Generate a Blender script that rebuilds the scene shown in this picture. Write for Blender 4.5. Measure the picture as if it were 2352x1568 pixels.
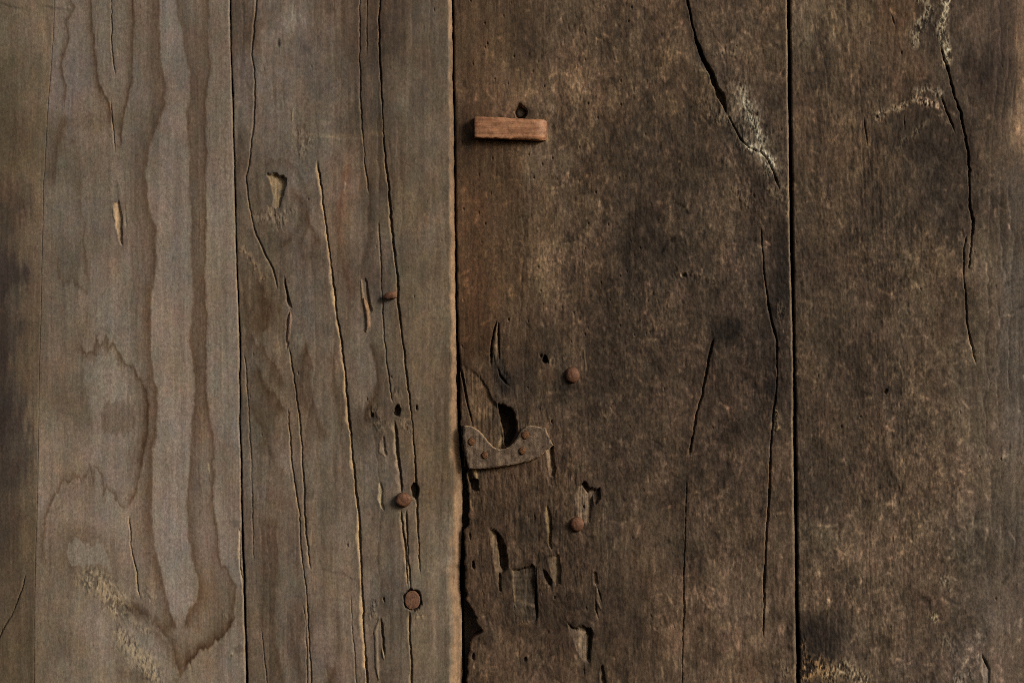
import bpy, bmesh, math, random
import numpy as np

for o in list(bpy.data.objects):
    bpy.data.objects.remove(o, do_unlink=True)

# ------------------------------------------------------------------ camera, sky, sun, exposure
# The face of the door is the XZ plane.  Lengths on the door are kept in "marks": 1 mark = 0.4354 mm.
S = 1.024 / 2352.0            # metres per mark
CX, CY, ZC = 1176.0, 784.0, 1.10
def W(x, y, h=0.0):           # door coordinates (marks, h = millimetres proud of the face) -> metres
    return ((x - CX) * S, -h * 0.001, ZC + (CY - y) * S)

scene = bpy.context.scene
cam_data = bpy.data.cameras.new('camera')
cam = bpy.data.objects.new('camera', cam_data)
scene.collection.objects.link(cam)
CAM_D = 2.3
cam.location = (0.0, -CAM_D, ZC)
cam.rotation_euler = (math.radians(90), 0, 0)
cam_data.sensor_width = 36.0
cam_data.lens = 36.0 * CAM_D / 1.024
cam_data.clip_start = 0.05
cam_data.clip_end = 200.0
scene.camera = cam

SUN_DIR = (0.74, -0.56, 0.40)      # towards the light: from the right, a little above, in front of the door
n_ = math.sqrt(sum(c * c for c in SUN_DIR)); SUN_DIR = tuple(c / n_ for c in SUN_DIR)
elev = math.asin(SUN_DIR[2])
azim = math.atan2(SUN_DIR[0], SUN_DIR[1])
world = bpy.data.worlds.new('World'); scene.world = world
world.use_nodes = True
wn = world.node_tree.nodes; wl = world.node_tree.links
bg = wn['Background']
sky = wn.new('ShaderNodeTexSky'); sky.sky_type = 'NISHITA'; sky.sun_disc = False
sky.sun_elevation = elev; sky.sun_rotation = azim
sky.air_density = 1.0; sky.dust_density = 6.0; sky.ozone_density = 0.6
wl.new(sky.outputs[0], bg.inputs['Color'])
bg.inputs['Strength'].default_value = 0.05
sd = bpy.data.lights.new('sun', 'SUN'); sd.energy = 1.5; sd.angle = math.radians(18); sd.color = (1.0, 0.95, 0.89)
sun = bpy.data.objects.new('sun', sd); scene.collection.objects.link(sun)
from mathutils import Vector
sun.rotation_euler = Vector(SUN_DIR).to_track_quat('Z', 'Y').to_euler()
sun.location = (1.5, -1.2, 2.4)
scene.view_settings.view_transform = 'Standard'
scene.view_settings.look = 'None'
scene.view_settings.gamma = 1.0
scene.view_settings.use_curve_mapping = False
scene.view_settings.exposure = 0.0
scene.cycles.use_denoising = False          # the photograph is grainy; keep every fibre
scene.cycles.filter_width = 0.85
KLIGHT = np.array((0.563, 0.524, 0.489))                     # how bright a white face comes out in this light; used to turn seen colours into base colours

def lin(c):
    c = np.asarray(c, dtype=np.float64) / 255.0
    return np.where(c <= 0.04045, c / 12.92, ((c + 0.055) / 1.055) ** 2.4)
def alb(c):
    return lin(c) / KLIGHT

# ------------------------------------------------------------------ raster that holds relief and colour of the boards
X0, X1, DX = -150.0, 2502.0, 1.0
Y0, Y1, DY = -120.0, 1688.0, 2.0
xs = np.arange(X0, X1 + .1, DX); ys = np.arange(Y0, Y1 + .1, DY)
NX, NY = len(xs), len(ys)
XX, YY = np.meshgrid(xs.astype(np.float32), ys.astype(np.float32))
rng = np.random.default_rng(11)

def vnoise(sx, sy, seed, X=None, Y=None):
    r = np.random.default_rng(seed)
    if X is None:                       # regular grid: interpolate rows, then columns
        fx = (xs - X0 + 700.0) / sx; fy = (ys - Y0 + 700.0) / sy
        nx = int(fx.max()) + 3; ny = int(fy.max()) + 3
        g = r.random((ny, nx)).astype(np.float32) * 2 - 1
        ix = fx.astype(np.int32); iy = fy.astype(np.int32)
        tx = (fx - ix).astype(np.float32); ty = (fy - iy).astype(np.float32)[:, None]
        tx = tx * tx * (3 - 2 * tx); ty = ty * ty * (3 - 2 * ty)
        G = g[:, ix] * (1 - tx) + g[:, ix + 1] * tx
        return G[iy] * (1 - ty) + G[iy + 1] * ty
    fx = (X - X0 + 700.0) / sx; fy = (Y - Y0 + 700.0) / sy
    nx = int(fx.max()) + 3; ny = int(fy.max()) + 3
    g = r.random((ny, nx)).astype(np.float32) * 2 - 1
    ix = np.clip(fx.astype(np.int32), 0, nx - 2); iy = np.clip(fy.astype(np.int32), 0, ny - 2)
    tx = (fx - ix).astype(np.float32); ty = (fy - iy).astype(np.float32)
    tx = tx * tx * (3 - 2 * tx); ty = ty * ty * (3 - 2 * ty)
    a = g[iy, ix]; b = g[iy, ix + 1]; c = g[iy + 1, ix]; d = g[iy + 1, ix + 1]
    return (a + (b - a) * tx) + ((c + (d - c) * tx) - (a + (b - a) * tx)) * ty
def fbm(sx, sy, seed, octv=3, X=None, Y=None, gain=.55):
    out = 0; amp = 1.0; tot = 0
    for k in range(octv):
        out = out + amp * vnoise(sx / 2 ** k, sy / 2 ** k, seed + 31 * k, X, Y); tot += amp; amp *= gain
    return out / tot * 1.5
def sstep(a, b, x):
    t = np.clip((x - a) / (b - a), 0, 1); return t * t * (3 - 2 * t)
def wig(y, scale, amp, seed):      # 1-D wander
    r = np.random.default_rng(seed)
    f = (np.asarray(y, dtype=np.float64) + 4000) / scale; i = f.astype(int); t = f - i; t = t * t * (3 - 2 * t)
    g = r.random(int(9000 / scale) + 4) * 2 - 1
    return amp * (g[i] * (1 - t) + g[i + 1] * t)

def interp(pts, y):
    p = np.asarray(pts, float); o = np.argsort(p[:, 1]); p = p[o]
    return np.interp(y, p[:, 1], p[:, 0])

# seams between the boards: right edge of the left board (R) and left edge of the right board (L)
seamAB = [(126,-120),(126,0),(123,75),(114,200),(110,250),(106,325),(103,392),(100,417),(99,492),(96,617),(94,742),(90,847),(89,1009),(85,1175),(82,1276),(80,1400),(78,1700)]
seamBC = [(528,-120),(529,0),(530,100),(532,162),(536,250),(536,312),(539,392),(541,492),(543,567),(545,642),(548,705),(551,767),(551,859),(551,984),(554,1034),(555,1159),(556,1251),(560,1326),(561,1401),(564,1476),(566,1568),(567,1700)]
seamCDr = [(1036,-120),(1037,0),(1039,150),(1041,250),(1043,392),(1045,542),(1047,784),(1048,867),(1050,967),(1056,1042),(1061,1092),(1062,1176),(1059,1251),(1054,1331),(1059,1401),(1060,1476),(1061,1568),(1061,1700)]
seamCDl = [(1041,-120),(1042,0),(1043,150),(1045,250),(1047,392),(1049,542),(1051,700),(1053,784),(1055,800),(1057,830),(1058,967),(1063,1042),(1073,1100),(1076,1140),(1075.5,1206),(1066,1216),(1066,1251),(1068,1306),(1072,1376),(1083,1396),(1095,1426),(1108,1450),(1090,1461),(1081,1471),(1079,1501),(1074,1510),(1073,1568),(1073,1700)]
seamDEr = [(1808,-120),(1808,0),(1809,100),(1811,250),(1813,392),(1815,542),(1818.5,667),(1821,767),(1822,817),(1823,917),(1823,1017),(1825,1159),(1825.5,1176),(1827,1276),(1828,1376),(1829,1451),(1830,1551),(1830,1700)]
seamDEl = [(1816,-120),(1816,0),(1817,100),(1818.5,250),(1821,392),(1823,542),(1825,667),(1826,767),(1827,817),(1829,917),(1830,1017),(1832,1159),(1832,1176),(1833,1276),(1834,1376),(1837,1451),(1839,1551),(1839,1700)]
def edge(name, y):
    y = np.asarray(y, float)
    t = lambda a, s, k: wig(y, s, a, k)
    if name == 'ABr': return interp(seamAB, y) - .4 + t(.5, 22, 1)
    if name == 'ABl': return interp(seamAB, y) + .45 + t(.5, 22, 1)
    if name == 'BCr': return interp(seamBC, y) - 1.3 + t(.9, 26, 2) + t(.4, 7, 22)
    if name == 'BCl': return interp(seamBC, y) + 1.8 + np.interp(y, [1100, 1200, 1700], [0, 2, 2]) + t(.8, 31, 3) + t(.4, 7, 23)
    if name == 'CDr': return interp(seamCDr, y) + t(1.0, 24, 4) + t(.5, 8, 24)
    if name == 'CDl': return interp(seamCDl, y) + t(.8, 19, 5) + np.interp(y, [0, 900, 1000, 1700], [0, 0, 1, 1]) * (t(2.2, 14, 25) + t(1.2, 6, 26))
    if name == 'DEr': return interp(seamDEr, y) + t(.6, 30, 6) + t(.4, 8, 27)
    if name == 'DEl': return interp(seamDEl, y) + t(.6, 34, 7) + t(.4, 8, 28)

mid = lambda a, b: ((edge(a, ys) + edge(b, ys)) / 2)[:, None].astype(np.float32)
mAB, mBC, mCD, mDE = mid('ABr', 'ABl'), mid('BCr', 'BCl'), mid('CDr', 'CDl'), mid('DEr', 'DEl')
PID = ((XX > mAB).astype(np.int8) + (XX > mBC) + (XX > mCD) + (XX > mDE)).astype(np.int8)
isA, isB, isC, isD, isE = [(PID == k).astype(np.float32) for k in range(5)]
rough = isD + isE
smooth_ = isA + isB + isC

# ------------------------------------------------------------------ broad wood colour of each board (colours as they look in the photograph)
CP = {
 0: [(20,40,(97,85,68)),(90,60,(104,91,74)),(20,200,(86,74,56)),(80,230,(99,86,68)),(20,330,(84,71,53)),(85,400,(95,81,62)),(15,480,(70,58,46)),(70,560,(95,81,64)),(12,640,(60,50,43)),(70,700,(94,80,63)),(12,800,(58,49,42)),(65,820,(92,78,60)),(20,950,(56,47,41)),(75,960,(96,83,66)),(20,1080,(62,53,45)),(70,1120,(88,76,60)),(20,1220,(72,60,48)),(65,1240,(88,75,57)),(25,1350,(82,70,55)),(30,1500,(84,72,55))],
 1: [(150,60,(108,97,84)),(250,80,(104,92,77)),(390,80,(112,101,88)),(480,120,(107,94,79)),(150,220,(104,93,82)),(240,300,(102,90,74)),(400,300,(112,99,85)),(500,300,(107,94,79)),(140,380,(96,84,68)),(200,480,(106,94,79)),(300,560,(108,96,82)),(400,520,(115,103,89)),(510,560,(116,104,88)),(150,600,(96,84,68)),(230,680,(112,100,85)),(400,720,(118,105,90)),(510,740,(114,101,85)),(140,780,(103,89,72)),(250,880,(118,106,90)),(400,860,(116,103,87)),(510,900,(116,104,89)),(150,930,(98,85,68)),(130,1010,(112,99,81)),(250,1050,(118,105,90)),(400,1000,(116,104,90)),(510,1060,(112,99,84)),(140,1150,(112,99,84)),(250,1200,(118,105,89)),(390,1250,(121,109,95)),(510,1260,(117,104,90)),(150,1330,(104,90,72)),(250,1340,(110,96,78)),(410,1380,(120,108,94)),(500,1380,(105,90,71)),(130,1480,(104,90,71)),(230,1450,(116,104,88)),(330,1500,(120,107,90)),(440,1470,(112,96,77)),(520,1520,(112,99,83)),(150,1550,(104,91,73)),(300,1560,(110,97,79))],
 2: [(570,60,(82,70,57)),(640,60,(103,92,80)),(740,80,(92,79,66)),(830,80,(78,64,51)),(890,80,(70,58,46)),(960,80,(92,80,65)),(600,180,(98,87,77)),(740,200,(92,80,67)),(850,250,(78,66,53)),(960,220,(93,81,66)),(600,300,(92,81,69)),(720,320,(98,86,72)),(860,330,(84,71,56)),(980,340,(96,83,67)),(570,400,(86,74,60)),(700,420,(98,87,74)),(800,450,(100,84,69)),(870,460,(80,68,54)),(950,480,(95,80,61)),(1010,520,(98,85,69)),(600,560,(90,77,61)),(700,560,(92,82,71)),(800,560,(99,85,70)),(870,620,(85,74,62)),(960,620,(92,79,61)),(1000,660,(98,84,66)),(600,700,(84,71,55)),(700,680,(93,83,71)),(810,720,(95,82,67)),(960,760,(96,82,63)),(600,820,(92,80,65)),(740,860,(98,86,72)),(830,880,(100,88,74)),(990,880,(94,81,64)),(600,940,(88,76,61)),(750,980,(97,85,70)),(850,960,(85,73,59)),(990,1000,(92,78,59)),(600,1080,(98,88,76)),(750,1080,(100,87,71)),(860,1080,(92,81,68)),(990,1080,(92,78,60)),(620,1220,(96,82,68)),(760,1220,(104,90,74)),(870,1240,(92,79,64)),(1000,1240,(100,87,70)),(600,1360,(95,82,67)),(760,1340,(104,90,74)),(890,1330,(92,80,66)),(990,1340,(102,89,72)),(600,1500,(92,79,64)),(700,1500,(94,82,70)),(790,1490,(104,88,73)),(900,1500,(92,80,65)),(1000,1500,(98,85,68))],
 3: [(1080,60,(78,62,44)),(1160,60,(74,59,42)),(1260,60,(78,64,48)),(1400,80,(72,59,44)),(1540,60,(76,62,47)),(1700,60,(72,60,46)),(1790,60,(72,59,44)),(1080,200,(81,63,45)),(1200,200,(88,72,54)),(1290,170,(82,67,50)),(1280,240,(84,70,53)),(1400,200,(76,62,46)),(1560,180,(78,64,47)),(1720,180,(70,58,45)),(1070,330,(66,50,33)),(1150,380,(74,58,40)),(1260,360,(88,74,57)),(1400,340,(68,56,42)),(1560,320,(70,58,44)),(1700,320,(64,53,42)),(1080,470,(80,60,41)),(1160,480,(78,60,41)),(1240,480,(92,76,57)),(1320,460,(76,62,46)),(1460,480,(66,54,41)),(1640,460,(72,60,46)),(1770,480,(60,49,38)),(1080,640,(79,59,40)),(1150,620,(76,59,41)),(1240,600,(90,74,55)),(1330,640,(74,60,45)),(1460,620,(62,51,39)),(1600,640,(70,58,45)),(1720,640,(62,51,40)),(1790,640,(48,40,33)),(1080,760,(70,52,34)),(1180,760,(72,57,41)),(1300,760,(70,57,43)),(1440,780,(62,51,39)),(1580,760,(68,56,43)),(1720,800,(58,48,38)),(1800,840,(54,44,35)),(1090,900,(76,60,43)),(1180,880,(62,51,40)),(1260,920,(70,58,44)),(1400,900,(64,53,41)),(1560,920,(66,54,42)),(1720,940,(62,51,40)),(1790,1000,(62,51,39)),(1100,1050,(72,58,43)),(1220,1090,(72,57,42)),(1400,1060,(66,54,42)),(1560,1080,(68,56,43)),(1700,1080,(68,56,44)),(1120,1200,(74,58,42)),(1240,1200,(66,53,39)),(1420,1200,(72,60,46)),(1560,1220,(80,67,52)),(1720,1220,(80,67,52)),(1130,1350,(68,54,40)),(1260,1380,(66,53,40)),(1400,1360,(68,56,43)),(1560,1360,(80,66,51)),(1720,1360,(86,72,57)),(1130,1500,(76,61,46)),(1240,1520,(84,68,52)),(1420,1500,(76,62,47)),(1560,1520,(80,66,51)),(1720,1500,(94,78,61)),(1800,1480,(74,62,49))],
 4: [(1860,60,(86,73,56)),(1960,60,(90,75,56)),(2060,50,(84,65,46)),(2140,80,(70,58,45)),(2240,80,(76,64,51)),(2310,120,(66,54,44)),(2345,120,(88,74,59)),(1870,200,(74,61,46)),(1970,200,(80,66,49)),(2080,180,(76,60,44)),(2220,200,(72,60,47)),(2270,170,(62,50,40)),(2340,300,(96,80,63)),(1870,330,(70,57,42)),(1970,340,(74,60,44)),(2080,330,(70,58,44)),(2150,340,(66,55,43)),(2260,330,(72,60,46)),(1870,480,(68,56,42)),(2000,480,(64,52,39)),(2100,470,(66,55,42)),(2170,470,(64,54,43)),(2280,480,(74,63,50)),(2340,460,(84,75,64)),(1870,640,(66,54,41)),(2000,640,(66,54,41)),(2120,620,(76,64,48)),(2200,660,(70,58,44)),(2280,640,(88,77,61)),(2340,660,(84,76,66)),(1870,800,(64,53,40)),(2000,800,(66,54,41)),(2120,780,(76,64,49)),(2250,780,(78,68,54)),(2340,800,(82,74,64)),(1870,960,(66,54,41)),(2000,940,(68,56,43)),(2120,920,(74,62,48)),(2250,940,(80,70,56)),(2340,960,(86,78,67)),(1870,1120,(64,53,41)),(2000,1100,(74,62,48)),(2120,1080,(80,67,52)),(2250,1100,(82,71,57)),(2340,1120,(86,77,65)),(1870,1260,(80,68,53)),(2000,1260,(86,72,56)),(2120,1260,(80,67,52)),(2250,1260,(80,70,57)),(2340,1280,(88,79,67)),(1870,1400,(76,64,50)),(2000,1400,(84,71,55)),(2120,1400,(78,65,51)),(2220,1420,(76,66,54)),(2330,1420,(90,80,68)),(1880,1460,(54,44,35)),(2000,1500,(82,69,54)),(2130,1500,(76,65,53)),(2220,1500,(84,74,63)),(2320,1520,(96,83,69))],
}
WSX = (15 * fbm(13, 120, 151, 3) + 10 * fbm(40, 50, 152, 3)).astype(np.float32); WSY = (30 * fbm(9, 70, 153, 3) + 16 * fbm(45, 45, 154, 3)).astype(np.float32)
xl = np.arange(X0, X1 + 12, 12.0); yl = np.arange(Y0, Y1 + 12, 12.0)
XL, YL = np.meshgrid(xl, yl)
def upsample(g):      # read the broad colours through a wander that follows the grain
    fx = np.clip((XX + WSX - X0) / 12.0, 0, len(xl) - 1.01); ix = fx.astype(np.int32); tx = fx - ix
    fy = np.clip((YY + WSY - Y0) / 12.0, 0, len(yl) - 1.01); iy = fy.astype(np.int32); ty = fy - iy
    g = g.astype(np.float32)
    return ((g[iy, ix] * (1 - tx) + g[iy, ix + 1] * tx) * (1 - ty) + (g[iy + 1, ix] * (1 - tx) + g[iy + 1, ix + 1] * tx) * ty).astype(np.float32)
COL = np.zeros((NY, NX, 3), np.float32)
TRIM = {0: (1.02, 1.0, 1.03), 1: (1.12, 1.105, 1.18), 2: (1.11, 1.085, 1.12), 3: (1.04, .96, .95), 4: (1.0, .93, .93)}
for k, pts in CP.items():
    acc = np.zeros(XL.shape + (3,)); wt = np.zeros(XL.shape)
    for (x, y, c) in pts:
        w = 1.0 / (((XL - x) * 1.35) ** 2 + (YL - y) ** 2 + 18.0 ** 2) ** 1.9
        acc += w[..., None] * (np.log(alb(c)) + np.log(TRIM[k])); wt += w
    g = acc / wt[..., None]
    gm_ = np.mean([np.log(alb(c)) + np.log(TRIM[k]) for _, _, c in pts], 0); dv = g - gm_; g = gm_ + dv + .22 * dv.mean(-1, keepdims=True)
    m = PID == k
    for ch in range(3):
        COL[..., ch][m] = upsample(g[..., ch])[m]
# COL is kept as log base colour from here on
H = np.zeros((NY, NX), np.float32)     # relief in millimetres

def add_tone(t, tint=(1, 1, 1), sl=None):
    for ch in range(3):
        if sl is None: COL[..., ch] += t * tint[ch]
        else: COL[sl + (ch,)] += t * tint[ch]
def mix_col(m, c, sl, amt=1.0):
    lc = np.log(alb(c))
    for ch in range(3):
        v = COL[sl + (ch,)]
        COL[sl + (ch,)] = v + (lc[ch] - v) * np.clip(m * amt, 0, 1)
BARE = (166, 137, 100)

def window(x0, x1, y0, y1):
    a = max(0, int((x0 - X0) / DX)); b = min(NX, int((x1 - X0) / DX) + 2)
    c = max(0, int((y0 - Y0) / DY)); d = min(NY, int((y1 - Y0) / DY) + 2)
    return (slice(c, d), slice(a, b))

# ------------------------------------------------------------------ grain
warpE = 55 * np.exp(-((XX - 2130) / 120.0) ** 2) * sstep(0, 500, YY) - 0.00022 * np.clip(2080 - XX, 0, 300) * np.clip(YY, 0, 700)
UX = XX + isE * warpE + 3.0 * fbm(60, 220, 5, 2)
fib1 = fbm(3.2, 60, 101, 2, UX, YY); fib2 = fbm(9, 210, 102, 3, UX, YY); fib3 = fbm(30, 520, 103, 2, UX, YY)
clo = fbm(70, 110, 104, 4); fine = fbm(5.0, 7.5, 105, 2); grit = fbm(2.2, 3.2, 106, 1)
add_tone(smooth_ * (0.04 * fib1 + 0.08 * fib2 + 0.06 * fib3 + 0.14 * clo + 0.085 * fine + 0.04 * grit + .06 * fbm(24, 50, 131, 3)))
cstreak = fbm(14, 300, 107, 3, UX, YY)
add_tone(isC * (0.13 * cstreak + 0.17 * fbm(44, 66, 108, 5, gain=.7) + .06 * fbm(7, 16, 132, 2)))
pm_ = sstep(.15, .42, fbm(20, 34, 181, 4, gain=.7)) - sstep(.15, .42, fbm(18, 40, 182, 4, gain=.7))
add_tone(isC * .11 * pm_ + isB * .045 * pm_ + isA * .07 * pm_)
# hue drift: rusty / greenish / violet hints
hue = fbm(55, 120, 109, 3); hue2 = fbm(22, 30, 110, 3); hue3 = fbm(16, 26, 118, 3)
add_tone(hue3 * 0.06 * (1 - .5 * rough), (1.0, 0.0, -0.5))
add_tone(hue * 0.06 * (1 - .4 * rough), (1.0, 0.0, -0.9)); add_tone(hue2 * 0.032, (0.5, -0.7, 0.9))
# grimy, worn surface of the two boards on the right
gm = fbm(13, 20, 111, 3, UX, YY); gs = fbm(5.5, 10, 112, 2, UX, YY); gl = fbm(70, 95, 113, 4); gx = fbm(22, 34, 114, 3)
calm = np.clip(sstep(2210, 2330, XX) + isD * sstep(1330, 1090, XX) * sstep(1000, 700, YY), 0, 1)     # smoother zones
worn = rough * (1 - 0.6 * calm)
act = .25 + .75 * sstep(-.45, .75, fbm(95, 130, 161, 4))              # where the surface is scuffed rather than polished
fib4 = fbm(5.5, 150, 162, 3, UX, YY)
scuf = np.clip(isD * sstep(1240, 1420, XX + 40 * gx) * sstep(1330, 1050, YY + 60 * gx) + isE * sstep(2240, 2120, XX) * sstep(330, 520, YY + 50 * gx), 0, 1)   # rubbed across the grain
add_tone(rough * (1 - .75 * scuf) * (0.12 * fib2 + 0.05 * fib1 + .11 * fib4 + .08 * fib3))
iso = fbm(16, 17, 191, 5, XX + 8 * gx, YY, gain=.8); iso2 = fbm(7, 7.5, 192, 3, XX + .4 * YY, YY - .3 * XX, gain=.75)
add_tone(scuf * (.15 * iso + .10 * iso2)); spk = sstep(.30, .42, iso2 + .25 * iso); add_tone(scuf * .24 * spk, (1, .98, .95)); H += scuf * (.16 * iso + .10 * spk)
add_tone(worn * (0.10 * gm + 0.15 * gl + 0.13 * gx + act * (.17 * gs + .17 * fine + .07 * grit) + .06 * fine))
mid_ = fbm(36, 52, 141, 5, XX + 10 * fbm(30, 30, 142, 2), YY, gain=.75)
add_tone(worn * .22 * np.clip(mid_, -1.2, 1.2))
str_ = fbm(10, 60, 143, 4, UX, YY, gain=.7)
add_tone(worn * (1 - .7 * scuf) * .17 * str_)
big = fbm(130, 190, 163, 5, XX, YY, gain=.6)
add_tone(-worn * .34 * sstep(.08, .5, big), (.95, 1, 1.03)); add_tone(worn * .14 * sstep(.1, .5, -big), (1.05, 1, .93))
fl = sstep(.32, .6, fbm(5.5, 15, 115, 3, UX, YY) + .28 * gl) * act
add_tone(worn * fl * 0.32, (1.0, .97, .93))
fl2 = sstep(.30, .48, fbm(7, 13, 171, 3, UX + .25 * YY, YY, gain=.7) + .2 * gl + .12 * mid_) * act; fl3 = sstep(.24, .46, fbm(9, 19, 172, 3, UX, YY, gain=.7) - .25 * gl) * act
add_tone(worn * fl2 * .30, (1, .97, .93)); add_tone(-worn * fl3 * .32)
fl4 = sstep(.34, .46, fbm(4.5, 6.5, 173, 2, UX, YY, gain=.7) + .15 * mid_) * act
add_tone(worn * fl4 * .30, (1, .98, .94)); H += worn * (.10 * fl2 + .12 * fl4)
dk = sstep(.18, .6, fbm(26, 44, 116, 4) + 0.18 * gs)
add_tone(-worn * dk * 0.45, (.95, 1, 1.05))
add_tone(calm * isD * 0.11 * fbm(9, 260, 117, 3), (1, 1.1, 1.25))
# relief of the grain
H += smooth_ * (0.035 * fib1 + 0.10 * fib2 + 0.22 * fib3 + 0.030 * fine + .25 * clo)
H += rough * (0.05 * fib1 + 0.07 * fib2 + .3 * clo) + worn * (0.22 * gm + 0.15 * gs + 0.6 * gl + 0.06 * grit + .14 * fl + .07 * fine)

# ------------------------------------------------------------------ tools for single marks
def poly_dist(pts, sl, closed=False, warp=None):
    """distance to a polyline, signed side (positive on the right when travelling down) and position along it"""
    X = XX[sl]; Y = YY[sl]
    if warp is not None: X = X + warp[0][sl]; Y = Y + warp[1][sl]
    P = list(pts) + ([pts[0]] if closed else [])
    best = np.full(X.shape, 1e9, np.float32); side = np.zeros(X.shape, np.float32); al = np.zeros(X.shape, np.float32)
    L = 0.0
    for (ax, ay), (bx, by) in zip(P[:-1], P[1:]):
        dx, dy = bx - ax, by - ay; l2 = dx * dx + dy * dy + 1e-9; ln = math.sqrt(l2)
        t = np.clip(((X - ax) * dx + (Y - ay) * dy) / l2, 0, 1)
        d = np.hypot(X - ax - t * dx, Y - ay - t * dy)
        s = ((X - ax) * dy - (Y - ay) * dx) / ln
        m = d < best
        best = np.where(m, d, best); side = np.where(m, s, side); al = np.where(m, L + t * ln, al)
        L += ln
    return best, side, al, L
def inside(pts, X, Y):
    r = np.zeros(X.shape, bool); n = len(pts); j = n - 1
    for i in range(n):
        xi, yi = pts[i]; xj, yj = pts[j]
        if yi != yj:
            c = ((yi > Y) != (yj > Y)) & (X < (xj - xi) * (Y - yi) / (yj - yi) + xi)
            r ^= c
        j = i
    return r
WX = 4.6 * fbm(20, 38, 201, 5, gain=.72); WY = 10.0 * fbm(8, 34, 202, 3)
WX2 = 3.0 * fbm(11, 26, 203, 4, gain=.75); WY2 = 5.0 * fbm(14, 20, 204, 3, gain=.6)

def band(pts, w, s, side=1, sharp=1.6, tint=(.78, 1.0, 1.22), line=0.0):
    """growth-ring edge: dark on one side, fading away from a crisp line"""
    p = np.asarray(pts, float); pad = w * 3.5 + 12
    sl = window(p[:, 0].min() - pad, p[:, 0].max() + pad, p[:, 1].min() - pad, p[:, 1].max() + pad)
    d, sd_, al, L = poly_dist(pts, sl, warp=(WX, WY))
    sgn = np.where(sd_ * side > 0, d, -d)
    m = (1 / (1 + np.exp(-np.clip(sgn / (sharp * .6), -30, 30)))) * np.exp(-np.clip(sgn, 0, None) / w)
    m = m * (0.75 + 0.35 * fbm(18, 60, 205, 2)[sl] if False else 1.0)
    m = m + line * np.exp(-(sgn - 1.5) ** 2 / 6.0)
    endf = sstep(0, 22, al) * sstep(0, 22, L - al)
    endf = np.maximum(endf, ((al < 22) & (p[0, 1] < 5)) | ((L - al < 22) & (p[-1, 1] > 1562)))
    mod = 0.8 + 0.3 * clo[sl]
    if p[:, 0].mean() > 556: s = s * 1.5
    add_tone(-3.1 * s * m * endf * mod, tint, sl)
    H[sl] -= 0.10 * s * m * endf

def crack(pts, w=2.2, depth=3.0, lip=3.0, bare=.6, wl=None, seed=0, lipd=.45, barec=BARE, jag=1.0):
    """split running down a board: steep on the right, worn lip on the left"""
    p = np.asarray(pts, float)
    y0, y1 = p[:, 1].min(), p[:, 1].max()
    a = max(0, int((y0 - Y0) / DY)); b = min(NY, int((y1 - Y0) / DY) + 1)
    if y0 <= 0: a = 0
    if y1 >= 1566: b = NY
    y = ys[a:b]
    xc = interp(pts, y) + wig(y, 30, .9 * jag, seed + 301) + wig(y, 11, .9 * jag, seed + 302) + wig(y, 5, .4 * jag, seed + 310)
    ww = (np.interp(y, *zip(*wl)) if wl else np.full(len(y), w)) * np.clip(1 + wig(y, 24, .35, seed + 303) + wig(y, 75, .7, seed + 307) + wig(y, 8, .3, seed + 311), .25, 2.4)
    f = np.ones(len(y))
    if y0 > 0: f *= sstep(y0, y0 + 26, y)
    if y1 < 1566: f *= sstep(y1, y1 - 26, y)
    x0, x1 = xc.min() - lip - 22, xc.max() + 24
    sx = slice(max(0, int((x0 - X0) / DX)), min(NX, int((x1 - X0) / DX) + 1))
    sl = (slice(a, b), sx)
    d = XX[sl] - xc[:, None]; hw = (ww / 2 * (.35 + .65 * f))[:, None]; F = f[:, None]
    lp = (lip * 1.05 * (1 + wig(y, 17, .55, seed + 304) + wig(y, 55, .5, seed + 306)))[:, None] + .01
    depth = depth * 1.5
    core = sstep(-hw - .5, -hw + .4, d) * sstep(hw + .7, hw - .2, d)
    left = np.clip((d + hw + lp) / lp, 0, 1) * (d < -hw + .4)
    lipdep = min(depth * lipd, .62 * lip * .435 + .12)
    prof = np.maximum(core * depth, left * lipdep)
    H[sl] -= (prof * F).astype(np.float32)
    lm = left * (d < -hw + .4) * F
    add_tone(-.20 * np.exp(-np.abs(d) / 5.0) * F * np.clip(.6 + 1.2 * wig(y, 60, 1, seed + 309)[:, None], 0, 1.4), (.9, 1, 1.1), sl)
    br = bare * (1.0 + wig(y, 40, .45, seed + 305) + wig(y, 13, .25, seed + 308))[:, None]
    mix_col(lm ** .7, barec, sl, np.clip(br, 0, 1))

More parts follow.
